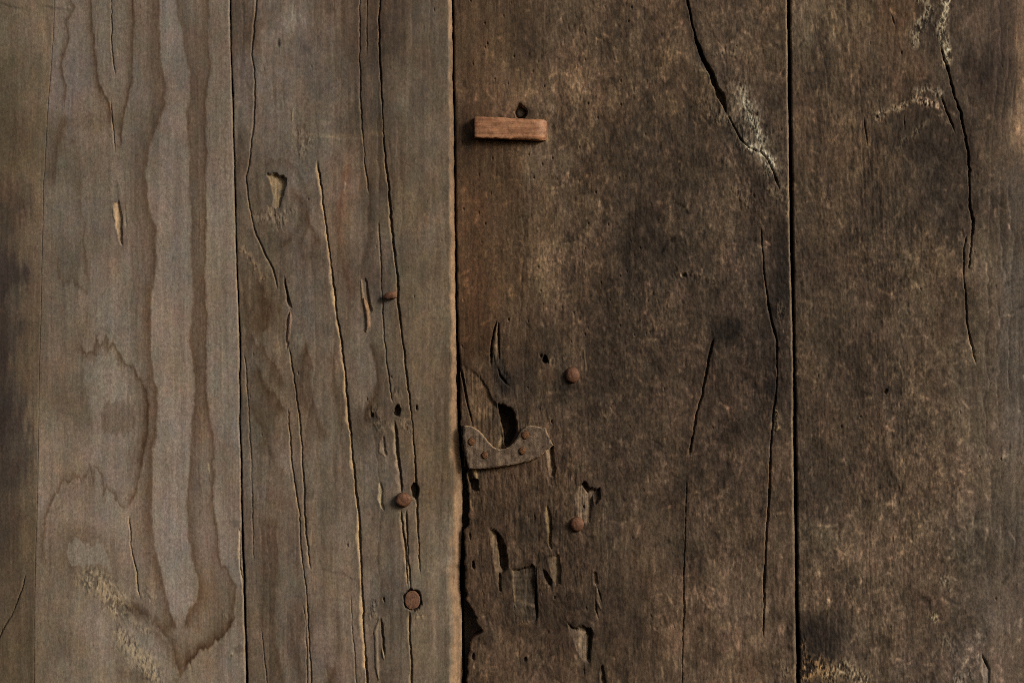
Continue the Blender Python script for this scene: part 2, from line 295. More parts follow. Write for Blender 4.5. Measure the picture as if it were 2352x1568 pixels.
def gouge(pts, depth, tilt=(1.0, 0.0), low=.25, bare=.7, wall=2.0, barec=BARE, grainy=.5, lipw=0, warp=True):
    """chipped-out hollow: floor slopes down along tilt, steep wall where it is deepest"""
    p = np.asarray(pts, float)
    sl = window(p[:, 0].min() - 18, p[:, 0].max() + 18, p[:, 1].min() - 18, p[:, 1].max() + 18)
    X = XX[sl] + (WX2[sl] if warp else 0); Y = YY[sl] + (WY2[sl] if warp else 0)
    ins = inside(pts, X, Y)
    d, _, _, _ = poly_dist(pts, sl, closed=True, warp=(WX2, WY2) if warp else None)
    sgn = np.where(ins, d, -d)
    m = sstep(-.6, wall, sgn)
    pr = X * tilt[0] + Y * tilt[1]; pp = p[:, 0] * tilt[0] + p[:, 1] * tilt[1]
    t = np.clip((pr - pp.min()) / (pp.max() - pp.min() + 1e-6), 0, 1)
    fl = low + (1 - low) * t ** 1.3
    fx = fib1[sl] * .5 + fib4[sl] * .6 + .25 * gs[sl]
    H[sl] = H[sl] - (m * (depth * fl + grainy * (fx + .4 * fine[sl]))).astype(np.float32)
    mm = sstep(-.8, 1.4, sgn) * np.clip(.25 + .75 * sstep(0, .3, t) + .5 * fx + .25 * gs[sl], 0, 1)
    mix_col(mm, barec, sl, bare * .85)
    add_tone(mm * (.42 * fx + .2 * gm[sl]), (1, 1, 1), sl)
    if depth > 2:                                    # handled grime round the damage
        add_tone(-.30 * sstep(-14, 0, sgn) * (sgn < 0) * sstep(-.4, .5, gx[sl] + .2), (1, 1, 1), sl)

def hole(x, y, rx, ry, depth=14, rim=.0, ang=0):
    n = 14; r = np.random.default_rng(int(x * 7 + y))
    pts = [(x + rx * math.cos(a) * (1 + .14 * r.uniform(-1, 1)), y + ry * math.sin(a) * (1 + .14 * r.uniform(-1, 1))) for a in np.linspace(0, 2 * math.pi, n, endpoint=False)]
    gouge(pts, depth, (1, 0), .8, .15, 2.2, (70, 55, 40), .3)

def ridge(pts, w, h, c=None, amt=.8):
    p = np.asarray(pts, float); sl = window(p[:, 0].min() - w * 2, p[:, 0].max() + w * 2, p[:, 1].min() - w * 2, p[:, 1].max() + w * 2)
    d, s, al, L = poly_dist(pts, sl, warp=(WX2 * .5, WY2 * .5))
    tap = np.sqrt(np.clip(sstep(0, L * .25, al) * sstep(0, L * .25, L - al), .05, 1))
    q = np.clip(1 - (d / (w * tap)) ** 2, 0, 1)
    H[sl] += h * np.sqrt(q)
    if c is not None: mix_col(sstep(0, .5, q), c, sl, amt)

def blob(x, y, rx, ry, s, tint=(1, 1, 1), ang=0.0, edge=.5, mask=None):
    R = max(rx, ry) * 2.2
    sl = window(x - R, x + R, y - R, y + R)
    c, n = math.cos(ang), math.sin(ang); X = XX[sl] - x; Y = YY[sl] - y
    q = np.hypot((X * c + Y * n) / rx, (-X * n + Y * c) / ry) + .28 * gx[sl] + .12 * gs[sl]
    m = sstep(1 + edge, 1 - edge, q + .25 * fib2[sl])
    if x > 1045 and s < 0: s = s * 1.5
    if mask is not None: m = m * mask[sl]
    add_tone(s * m, tint, sl)
    return sl, m
def crust(pts, w, amt=1.0, c=(150, 138, 116), h=.9, seed=0, sc=(5, 7), thr=.05):
    """raised, flaky, pale bark-like crust along a line"""
    p = np.asarray(pts, float); pad = w * 2 + 10
    sl = window(p[:, 0].min() - pad, p[:, 0].max() + pad, p[:, 1].min() - pad, p[:, 1].max() + pad)
    d, s, al, L = poly_dist(pts, sl)
    n = fbm(sc[0] * 1.1, sc[1] * 1.3, 700 + seed, 4, XX[sl] + .35 * YY[sl], YY[sl] - .2 * XX[sl], gain=.8)
    n2 = fbm(15, 22, 760 + seed, 2, XX[sl], YY[sl])
    env = sstep(w * 1.8, w * .1, d + 9 * n2)
    fk = sstep(thr - .1, thr + .3, n + .4 * n2 + .25) * env
    H[sl] += .7 * h * env * n + h * .45 * fk
    mix_col(fk, np.minimum(255, np.array(c) * 1.14), sl, min(1, amt * 1.5))
    add_tone(-.30 * env * (1 - fk), (1, 1, 1), sl)
def scratch(x, y, l, ang, dep=.25, tone=.3, w=1.0, curve=0.0):
    n = 6; pts = []
    for i in range(n):
        t = i / (n - 1) - .5; a = ang + curve * t
        pts.append((x + math.cos(a) * l * t, y + math.sin(a) * l * t))
    p = np.asarray(pts); sl = window(p[:, 0].min() - 6, p[:, 0].max() + 6, p[:, 1].min() - 6, p[:, 1].max() + 6)
    if sl[0].start >= sl[0].stop or sl[1].start >= sl[1].stop: return
    w = w * 1.75; tone = tone * 1.6; d, s, al, L = poly_dist(pts, sl, warp=(WX2 * .6, WY2 * .6))
    m = np.exp(-(d / w) ** 2) * sstep(0, L * .3, al) * sstep(0, L * .3, L - al)
    H[sl] -= dep * m; add_tone(tone * m, (1, .97, .95), sl)

def ringlines(mask, spacing, amp, seed, warp=0.0, power=3.0, tint=(.85, 1, 1.12)):
    f = (XX + warp + 13 * fbm(75, 280, seed, 3) + 1.3 * WX) / spacing
    i = np.floor(f); t = f - i
    st = np.modf(np.abs(np.sin(i * 12.9898 + seed)) * 437.585)[0]
    ln = (1 - t) ** power * sstep(0, .10, t) * (.25 + .75 * st) * np.clip(.65 + .9 * fbm(40, 150, seed + 5, 2), 0, 1.3)
    add_tone(-amp * ln * mask, tint); 
    global H
    H += mask * .16 * amp / .2 * (1 - ln)
def knot(kx, ky, rx, ry, a):
    return a * (XX - kx) * np.exp(-((XX - kx) / rx) ** 2 - ((YY - ky) / ry) ** 2)
ringlines(isA, 21, .16, 901); ringlines(isB, 27, .15, 902, power=4)
ringlines(isC, 23, .48, 903, knot(640, 450, 60, 110, -.75) + knot(905, 945, 60, 90, -.7) + 30 * sstep(780, 1150, YY) * np.exp(-((XX - 650) / 90) ** 2), 2.5)
ringlines(isD * (1 - .75 * scuf), 19, .5, 904, knot(1665, 760, 90, 150, -.8) + knot(1690, 320, 80, 150, -.5) + .00006 * (XX - 1100) * (YY - 600), 2.2, (1, 1, 1)); ringlines(isE * (1 - .5 * scuf), 21, .6, 905, warpE * 1.6 - .16 * np.clip(2090 - XX, 0, 260) / 260 * np.clip(YY + 120, 0, 900) + knot(2130, 330, 90, 170, -.9), 2.2, (1, 1, 1))
# ------------------------------------------------------------------ growth rings of the pale board
Rr = 1; Lr = -1
band([(165,0),(170,25),(155,50),(160,80),(152,107),(143,150),(150,187),(151,225),(148,250)], 5, .42, Lr, line=.2)
band([(158,262),(150,282),(140,300),(136,330),(131,360),(127,392),(124,430)], 10, .42, Lr, 3.5)
band([(145,335),(155,338),(165,330),(180,318)], 5, .25, Rr, 2)
band([(208,0),(212,50),(217,112),(225,162),(230,200),(243,225),(250,240),(258,275),(264,296)], 7, .45, Lr, line=.25)
band([(307,0),(310,37),(304,75),(302,137),(305,185),(295,225),(284,262),(280,300),(279,332),(272,318)], 7, .40, Lr, line=.2)
band([(367,0),(365,100),(370,155),(380,195),(375,250),(360,292),(343,337),(335,392),(337,430),(342,475),(352,512),(357,532),(355,562),(360,600),(357,637),(347,665),(345,705),(347,784),(349,834),(350,874),(360,891),(361,946),(360,996),(350,1034),(349,1109),(347,1176),(351,1200),(354,1251),(370,1313),(385,1376),(392,1401),(400,1430),(410,1450)], 20, .44, Lr, 1.8)
blob(352, 330, 20, 80, -.16, (.8,1,1.2), .18)
R4 = [(352,0),(350,100),(352,155),(360,195),(352,250),(336,300),(318,345),(312,392),(314,475),(326,530),(330,600),(322,660),(316,705),(318,784),(322,840)]
R5 = [(452,0),(456,100),(458,180),(452,262),(455,392),(458,505),(455,592),(460,680),(456,784),(460,884),(462,940),(458,1034),(462,1100),(468,1180),(478,1260),(490,1330)]
R6 = [(505,0),(508,150),(503,300),(506,470),(502,620),(508,784),(512,900),(518,1034),(524,1130),(530,1230)]
for dx_, s_ in ((0, .10), (-11, .07), (-23, .06)): band([(x + dx_, y) for x, y in R4], 4, s_, Lr, 1.5, line=.3)
for dx_, s_ in ((0, .10), (9, .07)): band([(x + dx_, y) for x, y in R5], 4, s_, Lr, 1.5, line=.3)
for dx_, s_ in ((0, .07), (14, .06)): band([(x + dx_, y) for x, y in R6], 4, s_, Lr, 1.5, line=.25)
for dx_, s_ in ((-14, .10), (-26, .07)): band([(x + dx_, y + dx_ * .3) for x, y in [(292,838),(305,848),(315,870),(325,890),(333,915),(337,945),(335,1000),(325,1040),(315,1080),(305,1115)]], 4, s_, Lr, 1.5, line=.3)
for dy_ in (18, 36): band([(x, y + dy_) for x, y in [(258,1128),(246,1122),(240,1134),(230,1092),(217,1075),(212,1109),(205,1083),(192,1111),(175,1102),(150,1110),(132,1135),(116,1176)]], 4, .07, Lr, 1.5, line=.3)
band([(405,0),(412,40),(420,60),(425,100),(432,150),(437,180),(438,230),(430,262),(434,340),(435,392),(434,467),(439,505),(437,567),(436,592),(441,642),(445,680),(440,730),(436,784),(444,834),(447,884),(446,934),(440,996),(435,1034),(437,1084),(431,1146),(429,1176),(435,1238),(447,1301),(459,1343),(450,1376),(435,1401),(425,1421),(418,1448)], 17, .38, Rr, 1.7)
band([(478,0),(478,100),(484,150),(480,180),(474,212),(472,300),(475,350),(471,392),(470,467),(475,500),(472,567),(470,617),(471,680),(474,730),(472,784),(472,834),(475,884),(480,959),(487,996),(489,1034),(495,1096),(490,1134),(493,1176),(500,1213),(503,1276),(508,1296),(525,1306),(535,1338),(542,1346),(537,1376),(535,1401),(540,1416),(520,1446),(495,1473),(470,1488),(440,1511),(422,1540)], 9, .36, Lr, 1.6, line=.25)
band([(540,1412),(520,1446),(495,1473),(470,1488),(440,1511),(424,1538),(414,1552),(404,1518),(395,1488),(375,1451),(345,1426),(312,1401),(287,1388)], 14, .42, Lr, 1.8, line=.1)
band([(187,776),(190,804),(212,816),(218,800),(222,772),(232,798),(240,770),(250,800),(258,776),(268,800),(282,826),(292,838),(305,832),(315,855),(325,880),(337,905),(342,940),(340,1000),(330,1040),(322,1076),(315,1110),(308,1140),(300,1158),(292,1172)], 7, .34, Lr, 1.5, line=.28)
band([(335,880),(341,930),(340,1000),(330,1040),(320,1080)], 12, .22, Lr, 4)
band([(290,1173),(277,1161),(265,1156),(260,1131),(246,1119),(240,1134),(230,1089),(217,1071),(212,1109),(205,1079),(192,1111),(175,1099),(150,1106),(145,1111),(125,1141),(110,1176),(103,1210),(101,1276),(108,1300)], 6, .30, Lr, 1.5, line=.32)
band([(186,392),(185,455),(195,517),(197,580),(203,640),(207,662),(200,674),(188,668),(175,655),(160,640),(147,652),(135,642),(130,585)], 5, .24, Lr, 2, line=.15)
band([(200,690),(201,730),(200,784)], 5, .22, Lr, 2)
sl, m_ = blob(272, 960, 44, 38, -.36, (.85,1,1.15), .35, .14)
blob(160, 945, 55, 42, -.10, (.85,1,1.15), 0, .4)
blob(120, 1025, 22, 12, .18)
blob(250, 560, 60, 30, -.12, (.8,1,1.2), .3); blob(200, 1235, 90, 26, -.14, (.8,1,1.2), .15); blob(200, 280, 60, 16, -.12, (.8,1,1.2))
# pale island with a toothed top edge
isl = [(152,1273),(160,1250),(170,1228),(180,1240),(190,1250),(200,1240),(212,1263),(227,1236),(240,1262),(250,1283),(256,1318),(240,1304),(227,1296),(205,1298),(185,1303),(162,1296)]
sl = window(120, 290, 1200, 1345); ins = inside(isl, XX[sl] + WX[sl], YY[sl] + WY[sl]); d, _, _, _ = poly_dist(isl, sl, closed=True, warp=(WX, WY))
sg = np.where(ins, d, -d); mix_col(sstep(-1.5, 2.0, sg), (124,113,100), sl, .75); add_tone(-.24 * np.exp(-np.clip(-sg, 0, None) / 16) * (sg < 0), (.8,1,1.2), sl)
# the V of the lower rings
band([(262,1350),(285,1385),(312,1405),(335,1425),(360,1447),(385,1478),(400,1510),(408,1540)], 9, .32, Lr, 3)
crust([(205,1330),(250,1360),(268,1392)], 28, .72, (134,116,92), .8, 1)
crust([(255,1362),(280,1368)], 9, .6, (126,110,90), .8, 2)
crust([(325,1360),(352,1372)], 12, .5, (126,110,90), .5, 3)
crust([(295,1412),(335,1448)], 11, .5, (126,110,90), .5, 4)
crust([(280,1462),(310,1495),(345,1535),(358,1575)], 22, .75, (136,119,96), .8, 5)
blob(310, 1400, 26, 14, -.35, (.9,1,1.1), .5); blob(310, 1555, 34, 16, -.42, (.9,1,1.1), .3)
blob(120, 1490, 30, 60, -.10); blob(145, 1530, 14, 16, .16)
# cracks of the pale board and the board beside it
crack([(255,0),(257,50),(256,100),(262,160),(265,180)], 1.4, 1.0, 1.8, .3, seed=1)
crack([(255,225),(259,282),(262,325),(264,356)], 1.3, .9, 2.0, .45, seed=2)
crack([(297,1176),(300,1251),(308,1285),(315,1316),(317,1353),(325,1380)], 1.6, 1.3, 2.6, .6, seed=3)
crack([(62,1310),(52,1350),(42,1376),(24,1416),(6,1446),(-8,1480)], 1.8, 1.6, 1.0, .2, seed=4)
gouge([(259,468),(266,465),(275,462),(279,500),(282,532),(281,562),(272,550),(265,517)], 3.4, (1,0), .15, .85, 1.2, (158,128,92), .3)
scratch(270, 440, 50, 1.5, .4, -.3, 3); scratch(288, 500, 60, 1.55, .4, .3, 1.4); ridge([(289,470),(291,510)], 3, .4, (130,113,90), .5)
ridge([(260,478),(264,510)], 3, .5, (126,108,86), .4)
scratch(130, 20, 90, .16, .35, -.3, 1.4); scratch(25, 15, 90, .2, .3, -.28, 1.3)
ridge([(478,1060),(481,1085)], 3.2, .15, (160,143,112), .6); ridge([(428,960),(429,980)], 1.6, .1, (140,126,108), .5)
gouge([(545,1212),(551,1216),(555,1290),(558,1345),(552,1322),(546,1270)], 3.5, (1,0), .1, .8, 1.5, (166,138,100), .2)
blob(540, 1200, 8, 8, -.3); blob(548, 1490, 14, 8, -.45); crust([(515,1410),(535,1425)], 8, .3, (128,106,84), .6, 6); crust([(528,1505),(545,1498)], 7, .4, (140,124,100), .6, 7)

# ------------------------------------------------------------------ third board
crack([(590,-10),(586,40),(580,100),(578,125),(584,160),(586,200),(583,270),(577,340),(570,392),(566,407),(569,455),(577,497),(588,540),(603,572),(623,612),(634,642),(639,670)], 1.7, 1.5, 2.4, .35, seed=10)
crack([(652,630),(656,660),(662,690),(669,712)], 3, 4.5, 2.0, .2, wl=[(630,1),(680,3),(708,8)], seed=11)
gouge([(667,708),(672,716),(669,745),(663,788),(657,800),(655,770),(659,740)], 2.4, (-1,0), .3, .45, 1.5, (112,88,70), .2)
ridge([(668,716),(665,745),(661,784)], 4.0, 2.4, (128,100,80), .8)
crack([(661,790),(670,834),(680,900),(688,967),(694,1030),(697,1100),(700,1176),(706,1250),(713,1311)], 1.8, 1.9, 3.0, .55, seed=12)
crack([(662,930),(670,1059),(685,1160),(688,1180),(690,1251),(700,1326),(707,1401),(710,1476),(715,1568)], 1.6, 1.6, 3.0, .55, seed=13)
crack([(694,1380),(703,1430),(705,1500),(706,1568)], 1.2, .9, 1.8, .4, seed=14)
crack([(560,800),(566,860),(572,960),(577,1060),(580,1176),(584,1300)], 1.3, .8, 1.8, .3, seed=15)
crack([(600,1440),(606,1500),(612,1568)], 1.3, .9, 1.6, .2, seed=16)
crack([(728,365),(738,430),(745,492),(753,547),(760,605),(768,667),(775,730),(784,784),(793,859),(798,914),(803,971),(809,1034),(814,1096),(824,1176),(829,1276),(832,1351),(835,1426),(839,1501),(843,1568)], 2.6, 3.6, 5.2, 1.0, seed=17, barec=(190,156,110))
crack([(827,0),(826,125),(829,250),(834,325),(840,392),(846,450)], 1.5, 1.3, 2.4, .4, seed=18)
crack([(844,0),(843,60),(843,130)], 1.6, 1.6, .5, .0, seed=19)
crack([(873,0),(870,62),(874,175),(878,262),(883,337),(888,392),(894,455),(900,530),(908,592),(915,650),(913,692),(920,742),(924,784),(930,824),(935,872),(943,934),(950,1009),(955,1096),(958,1176),(962,1251),(965,1322)], 2.2, 3.2, 2.8, .5, wl=[(0,1.8),(400,2.4),(560,3.4),(700,3.2),(800,2),(1200,2),(1320,1)], seed=20)
crack([(868,500),(875,580),(878,717),(883,784),(890,849),(899,914),(908,935)], 1.4, 1.2, 2.0, .35, seed=21)
crack([(905,960),(909,984),(913,1034),(920,1096),(924,1140)], 3.4, 3.6, 8, .8, seed=22, barec=(160,136,104))
crack([(920,1165),(928,1226),(932,1264),(934,1300),(937,1352)], 2.2, 2.8, 5, .8, seed=23, barec=(160,132,96))
crack([(934,1165),(937,1276),(941,1330),(944,1356)], 2.2, 2.6, 4, .5, seed=24)
crack([(940,1396),(942,1476),(945,1526),(945,1568)], 2.2, 2.8, 3.6, .7, seed=25)
crack([(875,1416),(878,1450),(884,1515)], 3.0, 3.0, 2, .2, seed=26); ridge([(872,1418),(863,1451),(866,1526),(870,1560)], 4.5, 1.4, (134,115,88), .6)
crack([(806,1360),(808,1450),(815,1500),(818,1568)], 1.2, .7, 1.5, .3, seed=27)
ridge([(878,1490),(882,1512)], 3.5, 1.6, (150,128,92), .7)
blob(872, 60, 22, 90, -.22, (.9,1,1.1)); blob(905, 70, 10, 50, -.15); blob(575, 60, 22, 40, -.18, (.8,1,1.2)); blob(575, 190, 14, 40, -.2); blob(560, 320, 14, 24, -.3)
band([(800,372),(790,400),(778,470),(775,530),(784,600),(800,660),(806,700)], 10, .16, Rr, 3, tint=(.5,1,1.3))
band([(850,400),(848,500),(845,560),(832,600),(828,640)], 7, .22, Rr, 2.5)
band([(845,784),(856,810),(866,850),(868,880),(856,915),(842,930),(836,950),(838,980)], 16, .30, Rr, 2.0, line=.15)
band([(768,470),(775,560),(792,620),(802,680)], 8, .14, Lr, 3)
band([(712,784),(700,830),(694,880),(700,910),(715,960)], 12, .18, Lr, 3); band([(752,800),(762,880),(775,950),(780,1000)], 12, .16, Rr, 3)
band([(588,835),(610,880),(640,920),(660,960)], 18, .26, Lr, 2)
band([(566,760),(600,800),(632,830),(648,870),(655,900)], 16, .20, Lr, 2); band([(700,795),(716,830),(712,880),(722,930),(742,985),(760,1010)], 20, .18, Lr, 2); band([(590,640),(612,668),(622,710),(614,752),(592,782)], 20, .22, Lr, 2.5); band([(690,430),(705,480),(716,520),(742,560)], 14, .18, Lr, 2); band([(680,600),(720,590),(752,606)], 16, .14, Rr, 3); band([(566,930),(590,965),(612,1010),(620,1060)], 16, .18, Rr, 2); band([(588,1000),(620,1030),(650,1080),(655,1176)], 16, .15, Lr, 4)
band([(632,1176),(636,1300),(628,1420),(632,1470),(650,1568)], 10, .24, Lr, 3); band([(672,1400),(678,1480),(700,1568)], 10, .20, Lr, 3); band([(770,1510),(760,1540),(748,1568)], 8, .3, Rr, 3)
band([(600,1176),(602,1300),(598,1450)], 14, .15, Rr, 4)
band([(600,372),(640,362),(690,392),(714,450),(708,520),(684,572)], 8, .16, Lr, 2.5); band([(664,420),(692,462),(694,515),(668,556),(640,575)], 7, .16, Lr, 2); band([(590,400),(598,460),(608,520),(625,560)], 8, .14, Lr, 2.5)
blob(690, 590, 50, 40, -.12, (.7,1,1.2)); blob(600, 700, 34, 60, -.2, (.8,1,1.2)); blob(745, 760, 24, 24, -.16); blob(880, 650, 24, 40, -.25, (1,1,.9)); blob(640, 560, 30, 24, -.2)
blob(700, 110, 14, 12, -.25, (1,1,.85)); blob(690, 290, 12, 6, -.5); blob(760, 20, 8, 12, -.2)
gouge([(615,397),(628,401),(645,405),(658,408),(655,425),(648,455),(644,478),(636,486),(625,476),(627,450),(621,425)], 7.5, (.9,-.45), .12, .75, 1.6, (140,114,78), .6)
gouge([(612,470),(632,482),(634,498),(622,500)], 1.2, (1,0), .3, .6, 2, (142,118,84), .4)
crust([(600,500),(640,510),(660,490)], 16, .3, (128,112,92), .8, 10); crust([(675,300),(705,330),(690,350)], 14, .28, (124,108,88), .7, 11)
crust([(585,150),(600,160)], 7, .3, (112,98,82), .7, 12); crust([(560,575),(590,610),(600,640)], 9, .35, (134,108,80), .9, 13)
crack([(637,505),(640,515),(646,524)], 3, 2.5, 1, .1, seed=40, jag=0)
scratch(639, 100, 30, 1.57, .7, -.5, 1.8); scratch(640, 104, 10, .4, .5, -.4, 1.6)
blob(770, 312, 60, 4, .22, (1.1,1,.7)); blob(860, 306, 36, 5, .30, (1.1,1,.7)); scratch(800, 318, 150, .02, .2, .22, 1.2); blob(748, 282, 18, 5, .2, (1,1,.8))
ridge([(673,248),(672,280)], 2, .5, (140,124,96), .7); blob(810, 230, 4, 16, .16); ridge([(792,415),(790,440)], 2.4, .3, (150,136,116), .6)
# slit with a splinter in it
gouge([(832,640),(840,636),(846,662),(851,690),(853,712),(848,722),(840,700),(836,680)], 4.2, (1,-.1), .2, .4, 1.6, (86,70,52), .4)
ridge([(830,640),(832,668),(835,700)], 2.6, .9, (140,116,86), .7)
ridge([(836,684),(842,704),(845,730),(846,750),(841,762)], 5.2, 2.6, (138,104,74), .85)
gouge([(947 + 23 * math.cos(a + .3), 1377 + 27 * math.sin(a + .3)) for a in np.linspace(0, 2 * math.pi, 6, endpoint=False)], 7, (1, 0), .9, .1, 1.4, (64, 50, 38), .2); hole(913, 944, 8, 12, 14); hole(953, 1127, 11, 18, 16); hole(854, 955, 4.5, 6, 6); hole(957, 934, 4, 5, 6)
gouge([(845,938),(850,940),(856,952),(852,960),(847,952)], 2, (1,.3), .2, .5, 1.2, (140,118,88), .3)
gouge([(877,1000),(882,1004),(885,1030),(889,1044),(884,1046),(877,1028)], 3.2, (1,0), .25, .4, 1.2, (120,96,72), .3)
ridge([(873,1010),(873,1036),(885,1048)], 3, .8, (132,110,84), .6)
gouge([(868,1110),(876,1110),(880,1150),(884,1172),(876,1168),(869,1145)], 3.0, (1,0), .1, .85, 1.2, (150,132,100), .3)
crust([(855,935),(880,985)], 18, .2, (118,96,72), .8, 14); crust([(905,900),(915,925)], 10, .3, (120,96,72), 1.0, 15); crust([(925,965),(940,985)], 10, .3, (134,116,88), 1.0, 16)
crust([(865,1385),(880,1378)], 9, .35, (118,100,78), 1.2, 17); crust([(845,1405),(870,1425)], 8, .4, (130,110,84), 1.2, 18)
hole(881, 1379, 3, 5, 5); blob(880, 1395, 12, 30, -.25)
blob(940, 1410, 26, 10, -.18); crust([(955,1405),(968,1415)], 5, .5, (150,128,94), .8, 19); scratch(795, 1322, 60, .4, .3, -.25, 1.6); scratch(757, 1312, 60, .35, .25, -.2, 1.5)

# ------------------------------------------------------------------ fourth board
for cx_, w_, s_ in ((1094, 5, .14), (1112, 3, -.16), (1174, 2.2, -.22), (1189, 2.6, -.28), (1210, 2.0, -.25), (1196, 12, -.1)):
    sl = window(cx_ - 30, cx_ + 30, -120, 760); xx = XX[sl] - cx_ - wig(ys[sl[0]], 90, 2, int(cx_))[:, None]
    add_tone(s_ * np.exp(-(xx / w_) ** 2) * sstep(760, 500, YY[sl]) * (.6 + .5 * fib2[sl]), (1, 1.1, 1.25), sl)
blob(1196, 130, 26, 70, -.2, (1,1,1)); sl, m_ = blob(1245, 215, 60, 60, .26, (1.05,1,.95)); blob(1290, 180, 50, 40, .14); blob(1260, 345, 36, 60, .16)
for (bx, by, rx, ry, s) in ((1225,250,40,26,-.4),(1270,280,60,40,-.42),(1310,320,50,34,-.30),(1250,190,14,40,-.3),(1205,195,8,50,-.25),(1285,215,20,26,-.2),(1340,380,50,40,-.2)):
    sl = window(bx - 120, bx + 120, by - 100, by + 100); q = np.hypot((XX[sl] - bx) / rx, (YY[sl] - by) / ry)
    sp = sstep(-.15, .55, fbm(9, 11, 820, 3, XX[sl], YY[sl]) + .35 - .5 * q); add_tone(s * sp * sstep(1.6, .5, q), (1, 1, 1.02), sl)
blob(1255, 520, 34, 130, .10, (1.1,1,.9)); blob(1085, 520, 30, 300, .03, (1.6,.1,-1.2)); blob(1060, 300, 18, 60, -.16)
scratch(1215, 413, 150, .0, .2, .22, 1.2); scratch(1310, 415, 130, .02, .2, .14, 1.2); scratch(1075, 462, 120, .02, .2, .18, 1.3)
crack([(1580,-30),(1580,0),(1588,50),(1601,100),(1618,140),(1633,167),(1643,195),(1658,225),(1666,252),(1671,266)], 4, 8, 3, .15, wl=[(0,2.5),(90,3.5),(150,6),(190,9),(215,14),(235,9),(262,4)], seed=50, barec=(112,90,60))
crust([(1630,185),(1655,225),(1664,250)], 7, .3, (118,92,62), .8, 20)
blob(1592, 60, 16, 60, -.35, (1,1,1), -.25); blob(1622, 150, 16, 50, -.3, (1,1,1), -.4); blob(1690, 300, 26, 34, -.45, (1,1,1), -.5); blob(1706, 345, 14, 34, -.4)
crust([(1705,215),(1712,240),(1722,262)], 16, .75, (142,130,108), .9, 21); crust([(1722,275),(1740,300),(1750,325)], 14, .8, (150,140,118), 1.0, 22)
crust([(1722,335),(1748,345),(1772,378)], 15, .95, (160,150,130), 1.0, 23); crust([(1600,150),(1640,180)], 14, .25, (120,106,82), .7, 24); crust([(1615,240),(1655,270)], 22, .25, (112,92,62), .7, 25)
crack([(1668,256),(1682,285),(1700,318),(1722,340),(1750,352),(1762,366),(1776,394),(1792,440)], 2.2, 2.6, 1.2, .2, seed=51)
for ax, ay, bx, by, w_, sd_ in ((1690,196,1722,262,30,61),(1706,262,1752,326,34,62),(1716,330,1784,392,30,63),(1648,262,1700,300,22,64),(1762,396,1800,450,18,65)):
    crust([(ax, ay), (bx, by)], w_, .26, (128,116,96), .7, sd_, (5, 9), .0)
crust([(1712,236),(1726,268)], 10, .8, (150,140,118), 1.0, 71, (4, 6)); crust([(1738,300),(1748,322)], 9, .9, (158,148,126), 1.0, 72, (4, 6)); crust([(1724,340),(1744,348)], 8, .9, (156,146,124), 1.0, 73, (4, 6)); crust([(1756,356),(1774,384)], 8, .9, (158,148,126), 1.0, 74, (4, 6))
crack([(1748,520),(1752,575),(1756,617),(1762,680),(1772,730),(1784,784),(1786,859),(1783,909),(1776,959),(1771,1009),(1769,1084),(1765,1176),(1761,1230),(1758,1290),(1755,1400),(1753,1470)], 2.4, 3.0, 3, .4, seed=52)
crack([(1640,770),(1633,800),(1626,834),(1620,870),(1614,905),(1609,920),(1601,946),(1593,996),(1583,1052)], 2.6, 3.0, 2.6, .5, seed=53)
crack([(1577,1100),(1575,1176),(1571,1301),(1571,1401),(1568,1500),(1567,1568)], 1.8, 2.0, .8, .1, seed=54)
blob(1800, 640, 22, 180, -.42, (.95,1,1.02)); blob(1795, 560, 20, 60, -.25); blob(1770, 740, 26, 60, -.25); blob(1775, 860, 14, 90, -.3); blob(1672, 765, 34, 34, -.42); blob(1645, 800, 20, 40, -.2); blob(1668, 766, 34, 34, -.32, edge=.6); blob(1640, 790, 14, 70, -.25, ang=.2, edge=.6); blob(1655, 860, 16, 60, -.2); blob(1500, 570, 70, 50, -.22); blob(1420, 620, 80, 120, -.1); blob(1480, 610, 130, 190, -.17, edge=.85); blob(1400, 1000, 110, 160, -.10, edge=.85)
blob(1740, 430, 14, 50, -.3, (1,1,1), -.4); blob(1760, 300, 16, 26, -.2)
crust([(1770,440),(1786,460)], 10, .4, (120,104,76), .8, 26); crust([(1792,700),(1800,760)], 9, .35, (124,104,76), .8, 27); crust([(1785,935),(1782,985)], 6, .6, (138,116,80), .8, 28); crust([(1808,420),(1810,500)], 6, .4, (112,98,74), .6, 29)
crust([(1655,120),(1705,130)], 8, .3, (104,92,70), 1.0, 30); crust([(1690,440),(1730,470)], 14, .3, (100,84,64), .9, 31); crust([(1560,625),(1640,640)], 12, .25, (110,90,66), .8, 32)
scratch(1530, 563, 78, -.81, 1.2, -.6, 2.2); scratch(1567, 476, 54, .7, .8, -.45, 1.8, .5); scratch(1375, 560, 30, -.7, .5, .25, 2.0)
hole(1571, 632, 7, 5, 5); ridge([(1563,628),(1567,636)], 3.5, .7, (150,128,108), .7)
hole(1252, 826, 7, 9, 12); hole(1242, 815, 3, 4, 4); hole(1267, 971, 3.5, 4.5, 4)
blob(1300, 900, 30, 26, -.32); blob(1330, 850, 16, 60, .12); blob(1300, 860, 26, 32, -.22)
ridge([(1342,800),(1346,850),(1344,865)], 2, .4, (118,100,76), .5); crust([(1270,830),(1288,820)], 8, .3, (100,86,66), .5, 33)
